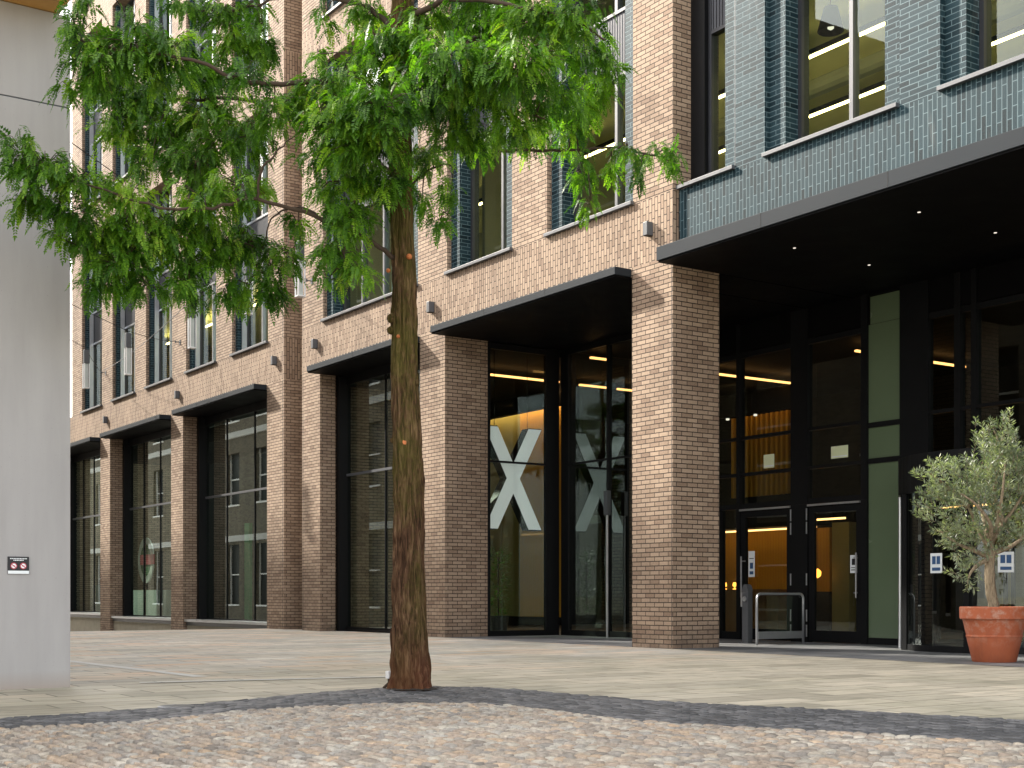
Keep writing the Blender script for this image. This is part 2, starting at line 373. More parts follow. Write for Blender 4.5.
def empty(name, loc=(0,0,0), **kw):
    o = bpy.data.objects.new(name, None); COL.objects.link(o); o.location = loc; o.empty_display_size = .2
    return tag(o, **kw)
def copy_tree(o, parent=None):
    c = o.copy(); COL.objects.link(c)
    if parent is not None: c.parent = parent
    for ch in [x for x in o.children]: copy_tree(ch, c)
    return c

# ------------------------------------------------------------------ ground
def gz(u):
    return 0.0 if u > -16 else -.028*(min(-u, 45)-16)
g = MB(); us = [-400, -120, -60, -45, -40, -35, -30, -25, -20, -16, 0, 40, 400]; vs_ = [-400, -60, -20, 0, 20, 60, 400]
pts = [(u, v, gz(u)) for u in us for v in vs_]; n = len(vs_)
g.add(pts, [(i*n+j, (i+1)*n+j, (i+1)*n+j+1, i*n+j+1) for i in range(len(us)-1) for j in range(n-1)])
tag(g.build('ground', M['flags']), kind='structure')
# grey apron in front of the doors
a = MB(); a.add([(-7.05, -.02, .004), (0, -.02, .004), (15, -.35, .004), (15, 4.1, .004), (-7.05, 4.1, .004)], [(0,1,2,3,4)])
tag(a.build('entrance_paving', M['apron']), kind='structure')
# pale granite lines in the far paving
def strip_between(up, lo, z):
    mb = MB(); nn = len(up)
    mb.add([(p[0], p[1], z) for p in up]+[(p[0], p[1], z) for p in lo], [(i, nn+i, nn+i+1, i+1) for i in range(nn-1)]); return mb
mb = MB()
def ribbon(mb, pts, w, z):
    P = [Vector((x, y)) for x, y in pts]
    for a_, b_ in zip(P[:-1], P[1:]):
        d = (b_-a_).normalized(); q = Vector((-d.y, d.x))*w/2
        mb.add([(*(a_+q), z), (*(a_-q), z), (*(b_-q), z), (*(b_+q), z)], [(0,1,2,3)])
ribbon(mb, [(-7.5, -9.4), (-1.15, -9.2), (2.82, -9.03)], .16, .004)
ribbon(mb, [(3.45, -9.9), (4.0, -7.3)], .10, .008)
tag(mb.build('kerb_line', M['lightline']), kind='structure')

def spl(P, n):
    out = []
    for i in range(len(P)-1):
        p0, p1, p2, p3 = (Vector(P[max(i-1, 0)]), Vector(P[i]), Vector(P[i+1]), Vector(P[min(i+2, len(P)-1)]))
        for k in range(n):
            t = k/n
            out.append(.5*((2*p1)+(-p0+p2)*t+(2*p0-5*p1+4*p2-p3)*t*t+(-p0+3*p1-3*p2+p3)*t**3))
    out.append(Vector(P[-1])); return out
UP = spl([(6.75, -13.6), (6.66, -11.97), (6.45, -10.9), (6.0, -9.8), (5.55, -8.75), (5.5, -7.9), (5.95, -7.45), (6.85, -7.3), (8.1, -7.13), (9.55, -6.55), (10.68, -6.16), (13.5, -5.2)], 5)
LO = spl([(7.75, -13.9), (7.55, -12.2), (7.55, -11.3), (7.15, -10.3), (7.12, -9.5), (7.4, -8.75), (7.9, -8.5), (8.7, -8.45), (9.6, -8.4), (10.74, -7.86), (11.68, -7.555), (14.2, -6.7)], 5)
tag(strip_between(UP, LO, .004).build('dark_strip_bed', M['jointdark']), kind='structure')
bed = MB(); PL = LO
bed.add([(p.x, p.y, .003) for p in PL]+[(15.5, -7.2, .003), (15.5, -16, .003), (7.8, -16, .003)], [tuple(range(len(PL)+3))[::-1]])
tag(bed.build('cobble_bed', M['joint']), kind='structure')

def inside(poly, x, y):
    c = False; n = len(poly)
    for i in range(n):
        x1, y1 = poly[i][0], poly[i][1]; x2, y2 = poly[(i+1) % n][0], poly[(i+1) % n][1]
        if (y1 > y) != (y2 > y) and x < (x2-x1)*(y-y1)/(y2-y1)+x1: c = not c
    return c
def sett(mb, cx, cy, a, b, ang, h, dome):
    """one stone: a rounded low block with an uneven top"""
    ca, sa = math.cos(ang), math.sin(ang); vs = []; q = [-1, -.72, 0, .72, 1]
    tx, ty = rnd.uniform(-.006, .006), rnd.uniform(-.006, .006)
    jit = [rnd.uniform(-.1, .1) for _ in range(4)]
    for i, p in enumerate(q):
        for j, r in enumerate(q):
            x = p*a*(1+jit[0]*r*.4)+jit[1]*a*.2; y = r*b*(1+jit[2]*p*.4)
            e = max(abs(p), abs(r)); z = h if e < .9 else .0
            if e < .9: z = h+dome*(1-(p*p+r*r)*.5)+tx*p+ty*r+rnd.uniform(-.0012, .0012)
            else:
                if abs(p) == 1 and abs(r) == 1: x *= .93; y *= .93
            vs.append((cx+x*ca-y*sa, cy+x*sa+y*ca, z))
    fs = [(i*5+j, (i+1)*5+j, (i+1)*5+j+1, i*5+j+1) for i in range(4) for j in range(4)]
    mb.add(vs, fs)
cob = MB(); cpoly = [(p.x, p.y) for p in LO]+[(14.6, -7.5), (13.5, -11.5), (9.2, -15.2), (7.8, -14.6)]
row = 0; y = -15.4
while y < -5.5:
    hy_ = .078*rnd.uniform(.9, 1.1); x = 6.8+rnd.uniform(0, .12)
    while x < 14.8:
        L = rnd.uniform(.07, .135)
        cx, cy = x+L/2, y+hy_/2
        if inside(cpoly, cx, cy) and (Vector((cx, cy))-Vector((EYE.x, EYE.y))).length > 3.2:
            sett(cob, cx, cy, L/2-.0055, hy_/2-.006, rnd.uniform(-.05, .05), .019+rnd.uniform(-.004, .004), .007)
        x += L
    y += hy_
tag(cob.build('cobble_paving', M['setts'], smooth=True), kind='structure')
dk = MB()
for i in range(len(UP)-1):
    a0, a1 = Vector(UP[i]), Vector(UP[i+1]); b0, b1 = Vector(LO[i]), Vector(LO[i+1])
    W = ((b0-a0).length+(b1-a1).length)/2; nr = max(4, int(W/.095)); L = ((a1-a0).length+(b1-b0).length)/2; nc = max(1, round(L/.16))
    for r_ in range(nr):
        for c_ in range(nc):
            s0 = (c_+.5+(.25 if r_ % 2 else -.25))/nc; t0 = (r_+.5)/nr
            p = (a0.lerp(a1, s0)).lerp(b0.lerp(b1, s0), t0); d = (a1-a0).lerp(b1-b0, t0)
            sett(dk, p.x, p.y, d.length/nc/2-.005, W/nr/2-.004, math.atan2(d.y, d.x), .008+rnd.uniform(-.001, .0015), .002)
tag(dk.build('dark_sett_strip', M['darksetts'], smooth=True), kind='structure')
# small drain cover in the flags
dcv = MB(); dcv.lathe(0, 0, [(.001, .012), (.13, .012), (.15, .006), (.15, 0)], 24)
o = dcv.build('drain_cover', M['steel'], loc=(6.42, -10.6, .003)); tag(o, 'small dark round drain cover in the pale flags beside the dark setts', 'drain cover')

# ------------------------------------------------------------------ the brick office building
B = empty('brick_office_building', (0,0,0), label='buff brick office block with teal glazed corner and black canopies', cat='building')
SOF = 6.2; T = [7.43, 14.66, 21.86]; TOPZ = 29.0; V_GL = .67
# brick piers at street level
def pier(u0, u1, depth, z0=-1.0, z1=SOF, mat='brick'):
    m_ = MB(); m_.box(u0, u1, 0, depth, z0, z1); return m_.build('pier', M[mat], B)
pier(-1.04, 0, 1.0); pier(-8.1, -7.08, 1.04); pier(-13.87, -12.87, .41)
pier(-15.985, -14.93, .5); pier(-23.1, -22.085, .43); pier(-30.1, -29.03, .43); pier(-36.2, -35.7, .43)
pier(12.6, 13.6, 1.0, z1=6.18)
# slot between the wings
m_ = MB(); m_.box(-15.3, -14.93, .502, 4, -1, SOF); m_.box(-13.87, -13.5, .412, 4, -1, SOF); m_.box(-15.3, -13.5, 4.002, 4.3, -1, TOPZ)
m_.box(-15.3, -14.93, .502, 4, SOF+.001, TOPZ); m_.box(-13.87, -13.5, .502, 4, SOF+.001, TOPZ)
each(m_, 'slot_wall', M['brick'], B)

OPEN_L = [(-32.25, -29.91), (-28.76, -26.43), (-25.37, -23.02), (-21.83, -19.49), (-18.33, -15.92)]
OPEN_R = [(-12.70, -8.18), (-7.0, -4.63), (-3.49, -1.015)]
OPEN_D = [(.33, 1.33), (1.96, 4.48), (5.14, 7.66), (8.32, 10.84), (11.5, 13.6)]
def wing(u0, u1, ops, name='brick_wall'):
    w = MB(); D = .5
    w.box(u0, u1, 0, D, SOF+.001, T[0])
    for k, z0 in enumerate(T):
        z1 = T[k+1] if k < 2 else TOPZ; head = z1-1.05
        xs = [u0]+[x for o_ in ops for x in o_]+[u1]
        for i in range(0, len(xs), 2): w.box(xs[i], xs[i+1], 0, D, z0, head)
        w.box(u0, u1, 0, D, head, z1)
    w.box(u0, u1, 0, 1.0, TOPZ, TOPZ+.4)
    return w.build(name, M['brick'], B)
wing(-33.5, -14.93, OPEN_L)
m_ = MB(); m_.box(-36.2, -33.502, 0, 9, SOF+.001, 7.42); m_.build('parapet_wall', M['brick'], B)
wing(-13.87, 0, OPEN_R)
m_ = MB(); m_.box(-33.5, -33.2, .502, 9, 6.2, TOPZ); m_.box(-36.2, -35.9, .432, 9, -1, 6.199); each(m_, 'end_wall', M['brick'], B)
# glazed brick corner wing: fascia, upper walls set back a little
t_ = MB(); VD = .1
t_.box(.035, 14, VD, .6, 6.42, 7.40); t_.build('glazed_brick_fascia', M['teal'], B)
t_ = MB()
for k, z0 in enumerate(T):
    z1 = T[k+1] if k < 2 else TOPZ; head = z1-1.05
    xs = [0.002]+[x for o_ in OPEN_D for x in o_]+[14]
    if k == 0: z0 = 7.402
    for i in range(2, len(xs), 2): t_.box(xs[i], xs[i+1], VD+.003, .6, z0, head)
    t_.box(.002, 14, VD+.003, .6, head, z1)
t_.build('glazed_brick_wall', M['teal'], B)
t_ = MB(); t_.box(-.002, -.4, .502, .9, SOF+.001, TOPZ); t_.build('return_wall', M['brick'], B)
m_ = MB(); m_.box(13.7, 14.0, .602, 12, -1, TOPZ); m_.build('end_wall', M['brick'], B)
# canopies
def canopy(u0, u1, end=True, zt=6.33, depth=4.0):
    c = MB(); c.box(u0, u1, -.36, 0-.002, SOF, zt)
    o_ = c.build('canopy', M['canopyface'], B, bevel=.006)
    nj = max(1, round((u1-u0)/2.4))
    for j in range(1, nj):
        x = u0+(u1-u0)*j/nj; q = MB(); q.box(x-.004, x+.004, -.3625, -.359, SOF, zt); q.build('seam', M['black'], o_)
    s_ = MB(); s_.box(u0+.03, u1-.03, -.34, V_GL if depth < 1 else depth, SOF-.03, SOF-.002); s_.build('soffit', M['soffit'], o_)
    return o_
canopy(-36.2, -30.11, depth=.6); canopy(-29.02, -23.11, depth=.6); canopy(-22.075, -15.995, depth=.6); canopy(-12.86, -8.11, depth=.6)
canopy(-7.07, -1.05, depth=4.4); canopy(.01, 14.0, zt=6.418, depth=4.4)

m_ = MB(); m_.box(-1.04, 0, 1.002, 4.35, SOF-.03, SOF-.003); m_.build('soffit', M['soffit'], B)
# upper windows -----------------------------------------------------------
def upper_window(u0, u1, z0, style='R', vf=0.0, curtain=None, mull=.7, left_strip=True):
    """a two-storey bay: black frame, mullion, glass, ribbed spandrel, sill; glazed-brick cheeks"""
    H = 13.61-7.43; W = u1-u0; ch = .33 if W > 2 else .0; ch_l = ch if left_strip else .0; ch_r = .33 if style != 'L' else .16
    if style == 'L': ch_l = .14
    if ch_l or ch_r:
        q = MB()
        if ch_l: q.box(u0+.002, u0+ch_l, vf+.10, vf+.55, z0+.001, z0+H-.002)
        if ch_r: q.box(u1-ch_r, u1-.002, vf+.10, vf+.55, z0+.001, z0+H-.002)
        each(q, 'window_cheek', M['teal'], B)
    a_, b_ = u0+ch_l+.002, u1-ch_r-.002; gv = vf+.42
    f = MB(); fw = .07
    f.box(a_, a_+fw, gv-.06, gv+.1, z0+.002, z0+H); f.box(b_-.03, b_, gv-.06, gv+.1, z0+.002, z0+H)
    f.box(a_+fw, b_-.03, gv-.05, gv+.1, z0+.002, z0+.06); f.box(a_+fw, b_-.03, gv-.05, gv+.1, z0+H-.08, z0+H-.002)
    fr = f.build('window', M['frame'], B)
    if style == 'L':
        e = MB(); e.box(a_, a_+.045, gv-.20, gv-.062, z0+.002, z0+H); e.box(b_-.045, b_, gv-.20, gv-.062, z0+.002, z0+H); each(e, 'edge_trim', M['silver'], fr)
    mu = MB(); xm = a_+(b_-a_)*mull
    xs = [xm] if W < 3 else [a_+(b_-a_)*.25, a_+(b_-a_)*.52, a_+(b_-a_)*.8]
    if W > 1.5:
        for x in xs: mu.box(x-.035, x+.035, gv-.055, gv+.08, z0+.06, z0+2.44)
        for x in xs: mu.box(x-.035, x+.035, gv-.055, gv+.08, z0+3.62, z0+H-.08)
        each(mu, 'mullion', M['sill'] if style != 'L' else M['silver'], fr)
    gl = MB(); gl.box(a_+fw, b_-.03, gv-.006, gv+.006, z0+.06, z0+2.44); gl.box(a_+fw, b_-.03, gv-.006, gv+.006, z0+3.62, z0+H-.08); each(gl, 'glass', M['glassup'], fr)
    sp_ = MB(); sp_.box(a_+fw, b_-.03, gv-.045, gv+.06, z0+2.50, z0+3.56); sp_.build('spandrel_panel', M['ribbed'], fr)
    tr = MB(); tr.box(a_+fw, b_-.03, gv-.07, gv+.07, z0+2.441, z0+2.497); tr.box(a_+fw, b_-.03, gv-.07, gv+.07, z0+3.561, z0+3.617); each(tr, 'transom', M['silver'] if style == 'L' else M['frame'], fr)
    si = MB(); si.box(u0-.02 if style != 'D' else u0, u1+.02 if style != 'D' else u1, vf-.07, gv-.062, z0-.03, z0+.028)
    si.build('sill', M['sill'], fr, bevel=.004)
    if curtain:
        c = MB(); x = a_+(b_-a_)*curtain[0]; xe = a_+(b_-a_)*curtain[1]; n_ = max(4, int((xe-x)/.05)); pr = []
        for i in range(n_+1):
            pr.append((x+(xe-x)*i/n_, gv+.30+.03*math.sin(i*1.9)))
        for (za, zb) in ((z0+.05, z0+2.6), (z0+3.5, z0+H)):
            c.add([(p[0], p[1], za) for p in pr]+[(p[0], p[1], zb) for p in pr], [(i, i+1, n_+2+i, n_+1+i) for i in range(n_)])
        c.build('curtain', M['curtain'], fr)
cur = [(.45, 1), (.5, 1), (.4, .95), (.62, 1), (.5, .8)]
for k, z0 in enumerate(T):
    for i, (a_, b_) in enumerate(OPEN_L): upper_window(a_, b_, z0, 'L', curtain=cur[(i+k*2) % 5], mull=.5)
    for i, (a_, b_) in enumerate(OPEN_R): upper_window(a_, b_, z0, 'R', curtain=None if k == 0 and i else cur[(i+k) % 5], mull=.68)
    for i, (a_, b_) in enumerate(OPEN_D):
        if k < 2: upper_window(a_, b_, z0, 'D', vf=VD, mull=.55, left_strip=(i > 0))
m_ = MB(); m_.box(.002, .33, .38, .6, 7.44, 13.6); m_.build('window_jamb', M['black'], B)
# sill running on in front of the narrow window
m_ = MB(); m_.box(.035, .328, .03, .10, 7.404, 7.458); m_.build('sill', M['sill'], B)

# slabs, ceilings and inner walls of the upper floors
c = MB(); d = MB(); w_ = MB()
for k in range(6):
    zc = [10.45, 13.75, 17.65, 20.95, 24.85, 28.2][k]
    for (a_, b_) in ((-32.9, -15.35), (-13.45, 13.65)): c.box(a_, b_, .62, 8, zc, zc+.25)
for zf in (6.5, 14.1, 21.3): 
    for (a_, b_) in ((-32.9, -15.35), (-13.45, 13.65)): d.box(a_, b_, .62, 8, zf, zf+.3)
for (a_, b_) in ((-32.9, -15.35), (-13.45, 13.65)): w_.box(a_, b_, 8.01, 8.2, 6.3, TOPZ)
w_.box(-13.49, -13.46, .6, 8, 6.3, TOPZ); w_.box(-8.0, -7.9, 1.5, 8, 6.9, 13.7)
each(c, 'office_ceiling', M['ceil'], B); each(d, 'office_floor', M['inwall'], B); each(w_, 'inner_wall', M['inwall'], B)
duct = MB(); duct.tube([(-3.4, 4.1, 10.15), (13.4, 4.1, 10.15)], .16, 12); duct.build('ceiling_duct', M['inwall'], B)
for v in (3.05, 5.2):
    for (a_, b_) in ((-12.8, -8.4), (-6.9, -4.2), (-3.6, 3.45), (4.2, 7.2), (7.6, 13.2)):
        s_ = MB(); s_.box(a_, b_, v-.025, v+.025, 10.18, 10.21); s_.build('linear_light', M['ledy'], B)
        s_ = MB(); s_.box(a_, b_, v-.05, v+.05, 10.211, 10.30); s_.build('light_housing', M['black'], B)
for v in (3.05,):
    for (a_, b_) in ((-32, -26.5), (-25.5, -20), (-19.4, -15.8)):
        s_ = MB(); s_.box(a_, b_, v-.03, v+.03, 10.16, 10.2); s_.build('linear_light', M['ledy'], B)
rf = MB(); rf.box(-33.5, 14, .61, 12, TOPZ+.01, TOPZ+.3); rf.build('roof', M['steel'], B)

# street-level windows of the wings ----------------------------------------
def shop_window(u0, u1, zb, v=V_GL, mulls=(), tz=3.77, sill=True, zlow=-.9):
    f = MB(); f.box(u0, u0+.10, .44, v+.1, zb, SOF-.032); f.box(u1-.05, u1, .44, v+.1, zb, SOF-.032)
    f.box(u0+.1, u1-.05, v-.05, v+.1, zb, zb+.05); f.box(u0+.1, u1-.05, v-.05, v+.1, SOF-.25, SOF-.033)
    for x in mulls: f.box(x-.014, x+.014, v-.03, v+.05, zb+.05, SOF-.25)
    fr = f.build('shop_window', M['black'], B)
    g_ = MB(); g_.box(u0+.1, u1-.05, v-.006, v+.006, zb+.05, SOF-.25); g_.build('glass', M['glass'], fr)
    t2 = MB(); t2.box(u0+.1, u1-.05, v-.05, v-.008, tz-.03, tz+.03); t2.build('transom', M['sill'], fr)
    if sill:
        s_ = MB(); s_.box(u0+.01, u1-.01, .03, v-.052, zb-.05, zb+.02); s_.build('sill', M['silver'], fr)
        s_ = MB(); s_.box(u0+.01, u1-.01, .09, v-.052, zb-.16, zb-.052); s_.build('sill_shadow_gap', M['steel'], fr)
    p_ = MB(); p_.box(u0+.01, u1-.01, .12 if sill else v-.1, v+.05, zlow, zb-.161 if sill else zb-.001); p_.build('plinth', M['plinth'] if sill else M['black'], fr)
    return fr
shop_window(-35.69, -30.11, .22, mulls=(-34.3, -33.0, -31.6), tz=3.77)
shop_window(-29.02, -23.11, .14, mulls=(-27.5, -25.9, -24.5), tz=3.8)
shop_window(-22.075, -15.995, .13, mulls=(-20.3, -18.3), tz=3.77)
shop_window(-12.86, -8.11, .05, mulls=(-10.8, -9.5), tz=3.77, sill=False)
lin = MB()
for (a_, b_) in ((-29.025, -28.86), (-22.08, -21.9), (-12.865, -12.7)): lin.box(a_, b_, .432, .66, .0, SOF-.04)
each(lin, 'jamb_lining', M['black'], B)

# lobby room box
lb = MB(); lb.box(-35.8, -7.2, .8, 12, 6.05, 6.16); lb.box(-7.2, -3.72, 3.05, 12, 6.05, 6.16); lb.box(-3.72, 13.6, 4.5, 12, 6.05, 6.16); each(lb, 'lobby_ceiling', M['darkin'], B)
lb = MB(); lb.box(-35, -15.6, 1.45, 1.50, 6.0, 6.045); lb.build('added_wash_light', M['washw'], B)  # unseen strip added to brighten the round sign and left wing room
lb = MB(); lb.box(-35, -15.6, 1.30, 1.35, 5.6, 6.045); lb.build('added_lamp_screen', M['darkin'], B)  # screen added only to keep that strip out of view
lb = MB(); lb.box(-15.3, 13.6, .8, 12, -.1, -.002); lb.box(-35.8, -15.31, .8, 12, -.6, -.45); each(lb, 'lobby_floor', M['darkfloor'], B)
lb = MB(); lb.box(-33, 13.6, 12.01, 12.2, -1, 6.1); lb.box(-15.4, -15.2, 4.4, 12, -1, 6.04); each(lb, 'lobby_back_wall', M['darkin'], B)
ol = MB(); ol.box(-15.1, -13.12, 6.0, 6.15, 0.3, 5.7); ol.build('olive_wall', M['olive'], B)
ol = MB(); ol.box(-13.118, -11.2, 6.0, 6.15, 0.3, 5.7); ol.build('timber_wall', M['timber'], B)
for (u, v0, v1) in ((-9.1, 1.3, 4.35), (-9.15, 5.0, 5.9), (-9.15, 6.15, 6.7), (-6.08, 2.98, 3.45), (-6.15, 5.2, 9.3), (-2.4, 7, 10.5)):
    s_ = MB(); s_.box(u-.03, u+.03, v0, v1, 5.86, 5.9); s_.build('led_strip', M['led'], B)
s_ = MB(); s_.box(-14.9, -11.3, 5.72, 5.80, 5.80, 5.86); s_.build('added_wash_light', M['wash'], B)  # added out-of-sight strip that washes the olive and timber walls
q = MB(); q.box(-15.1, -11.2, 5.5, 5.6, 5.62, 6.04); q.build('added_lamp_screen', M['darkin'], B)  # screen added to hide the wall wash from the street
# reception niche behind the doors
q = MB(); q.box(-9.2, -4.95, 9.0, 9.1, .95, 2.42); q.build('timber_wall', M['timber'], B)
q = MB(); q.box(-9.2, -4.95, 8.2, 9.1, 2.46, 2.9); q.box(-9.2, -4.95, 9.0, 9.15, 0, .94); each(q, 'niche_bulkhead', M['darkin'], B)
s_ = MB(); s_.box(-9.1, -5.0, 8.6, 8.64, 2.40, 2.44); s_.build('led_strip', M['ledsoft'], B)
q = MB(); q.box(-8.9, -5.2, 7.6, 8.1, .0, 1.0); q.build('reception_desk', M['timber_dark'], B)
q = MB(); q.box(-4.6, -4.1, 8.7, 9.1, 0, 2.5); q.build('lobby_column', M['olive'], B)
s_ = MB(); s_.box(-4.9, -3.6, 8.0, 8.04, 2.52, 2.56); s_.build('led_strip', M['ledsoft'], B)
q = MB()
for i in range(16): q.box(-8.4+i*.17, -8.4+i*.17+.07, 9.2, 9.3, 3.3, 5.3)
[each(q, 'slat', M['timber'], B)]
s_ = MB(); s_.box(-8.4, -5.7, 8.9, 8.96, 5.5, 5.56); s_.build('added_wash_light', M['ledsoft'], B)  # added strip that washes the slats from above
q = MB(); q.box(-8.6, -5.5, 8.7, 8.76, 5.25, 5.8); q.build('added_lamp_screen', M['darkin'], B)  # screen added in front to hide the slat wash
q = MB(); q.box(-1.9, -1.1, 7.0, 7.1, 0, 3.9); q.build('timber_wall', M['timber_dark'], B)
q = MB(); q.box(.2, 3.0, 8.0, 8.1, .0, 2.5); q.build('pale_partition', M['olive'], B)
s_ = MB(); s_.box(-1.0, 3.2, 7.2, 7.24, 2.55, 2.59); s_.build('led_strip', M['ledsoft'], B)

# X window: glazed return and back glazing --------------------------------
def glazing(name, fn, a0, a1, bars, trans, z0=.0, z1=SOF-.035, mat='glassdark', th=.05):
    """fn(a, b, lo, hi) adds a box with a along the wall and b its depth"""
    f = MB()
    for (x, w) in bars: fn(f, x-w/2, x+w/2, -th, th, z0, z1)
    edges = sorted(bars)
    for (x0, w0), (x1, w1) in zip(edges[:-1], edges[1:]):
        for (z, h_) in trans: fn(f, x0+w0/2, x1-w1/2, -th*.8, th*.8, z-h_/2, z+h_/2)
    fr = f.build(name, M['black'], B)
    g_ = MB()
    fn(g_, a0, a1, -.006, .006, z0, z1); g_.build('glass', M[mat], fr)
    return fr
fx = lambda v: (lambda mb, a, b, c_, d_, e, f_: mb.box(a, b, v+c_, v+d_, e, f_))
fy = lambda u: (lambda mb, a, b, c_, d_, e, f_: mb.box(u+c_, u+d_, a, b, e, f_))
glazing('lobby_glazing', fy(-7.13), 1.05, 2.60, [(1.08, .06), (2.72, .34)], [(.06, .12), (3.68, .04), (6.1, .12)])
glazing('lobby_glazing', fx(2.95), -6.9, -3.75, [(-6.9, .25), (-5.40, .07), (-3.8, .2)], [(.06, .12), (3.68, .04), (6.1, .12)], mat='glassmir')
glazing('lobby_glazing', fy(-3.72), 3.06, 4.1, [(3.08, .06), (4.08, .06)], [(.06, .12), (6.1, .12)])
# entrance front -----------------------------------------------------------
VE = 4.2
ent = glazing('entrance_glazing', fx(VE), -3.7, 0.36,
        [(-3.68, .08), (-2.84, .10), (-1.22, .42), (.33, .14)], [(2.60, .10), (3.22, .06), (3.93, .06), (5.55, .10)], z0=2.55, th=.07)
side = MB(); side.box(-3.72, -3.34, VE-.07, VE+.07, 0, 2.549); side.box(-2.89, -2.79, VE-.07, VE+.07, 0, 2.549); side.box(-1.43, -1.01, VE-.07, VE+.07, 0, 2.549); side.box(.26, .40, VE-.07, VE+.07, 0, 2.549)
side.box(-3.339, -2.891, VE-.05, VE+.05, 0, .15)
each(side, 'door_surround', M['black'], B)
sg = MB(); sg.box(-3.339, -2.891, VE-.006, VE+.006, .15, 2.549); sg.build('side_light', M['glassdark'], B)
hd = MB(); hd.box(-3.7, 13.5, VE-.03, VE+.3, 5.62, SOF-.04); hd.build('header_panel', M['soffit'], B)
def door(u0, u1, handle_side):
    f = MB(); w = .12
    f.box(u0, u0+w, VE-.04, VE+.04, .01, 2.50); f.box(u1-w, u1, VE-.04, VE+.04, .01, 2.50)
    f.box(u0+w, u1-w, VE-.04, VE+.04, .01, .22); f.box(u0+w, u1-w, VE-.04, VE+.04, 2.38, 2.50)
    d_ = f.build('door', M['black'], B)
    g_ = MB(); g_.box(u0+w, u1-w, VE-.006, VE+.006, .22, 2.38); g_.build('glass', M['glassdark'], d_)
    t2 = MB(); t2.box(u0, u1, VE-.09, VE-.06, 2.505, 2.54); t2.build('door_closer_rail', M['silver'], d_)
    hx = u0+.07 if handle_side < 0 else u1-.07
    h_ = MB(); h_.tube([(hx, VE-.10, .82), (hx, VE-.10, 1.62)], .016, 8); h_.box(hx-.01, hx+.06*(-handle_side), VE-.10, VE-.04, .9, .92); h_.box(hx-.01, hx+.06*(-handle_side), VE-.10, VE-.04, 1.52, 1.54)
    h_.build('handle', M['silver'], d_)
    xh = u1+.02 if handle_side < 0 else u0-.02
    for z in (.1, .38, 1.05, 2.0, 2.25):
        hh = MB(); hh.tube([(xh, VE-.08, z), (xh, VE-.08, z+.22)], .013, 8); hh.build('hinge', M['silver'], d_)
door(-2.79, -1.44, -1); door(-1.0, .25, 1)
gp = MB(); gp.box(.40, 1.12, VE-.02, VE+.02, .12, 5.619); go = gp.build('green_panel', M['green_panel'], B)
gp = MB(); gp.box(.40, 1.12, VE-.05, VE-.022, 0, .12)
for z in (3.22, 3.85): gp.box(.40, 1.12, VE-.05, VE-.022, z-.045, z+.045)
each(gp, 'panel_rail', M['black'], go)
# header above green panel is open here in the photo: the panel runs to the soffit
gp = MB(); gp.box(.46, 1.10, VE-.045, VE-.032, 5.62, 6.1); gp.build('panel_head', M['green_panel'], go)
glazing('entrance_glazing', fx(VE), 1.7, 13.5, [(1.42, .60), (2.30, .12), (2.62, .10), (5.0, .3), (6.4, .1), (7.9, .1), (9.4, .1), (10.9, .1), (12.4, .1)],
        [(3.10, .12), (3.93, .06), (5.55, .10)], z0=3.04, th=.07)
glazing('entrance_glazing', fx(VE), 5.2, 13.5, [(5.1, .2), (6.4, .1), (7.9, .1), (9.4, .1), (10.9, .1), (12.4, .1)], [(.08, .16), (2.5, .1)], z0=0, z1=3.03, th=.07)
gp = MB(); gp.box(1.13, 1.72, VE-.06, VE+.06, 0, 3.039); gp.build('door_surround', M['black'], B)
# revolving door drum
CX, CY, RR = 3.35, 4.05, 1.62
rd = MB(); rd.lathe(CX, CY, [(0.01, 2.46), (RR+.06, 2.46), (RR+.06, 3.04), (0.01, 3.04)], 64)
RD = rd.build('revolving_door', M['black'], B)
def arc(a0, a1, r, z0, z1, th=.012, n=16):
    mb = MB(); P = []
    for i in range(n+1):
        t = a0+(a1-a0)*i/n; P.append((CX+r*math.cos(t), CY+r*math.sin(t)))
    for i in range(n):
        p, q_ = P[i], P[i+1]; mb.add([(*p, z0), (*q_, z0), (*q_, z1), (*p, z1)], [(0,1,2,3)])
    return mb
mb = arc(R(236), R(284), RR, .1, 2.459); mb.build('curved_glass', M['glassdark'], RD)
mb = arc(R(286), R(345), RR, .1, 2.459); mb.build('curved_glass', M['glassdark'], RD)
mb = arc(R(236), R(284), RR, 0, .1); mb.v += []; mb.build('kick_rail', M['black'], RD)
mb = arc(R(286), R(345), RR, 0, .1); mb.build('kick_rail', M['black'], RD)
for ang in (212,):
    t = R(ang); mb = MB(); mb.tube([(CX+(RR+.05)*math.cos(t), CY+(RR+.05)*math.sin(t), 0), (CX+(RR+.05)*math.cos(t), CY+(RR+.05)*math.sin(t), 2.46)], .026, 10); mb.build('drum_post', M['silver'], RD)
for ang in (235, 285, 345, 181):
    t = R(ang); mb = MB(); x, y_ = CX+RR*math.cos(t), CY+RR*math.sin(t); mb.box(x-.05, x+.05, y_-.05, y_+.05, 0, 2.46); mb.build('drum_frame', M['black'], RD)
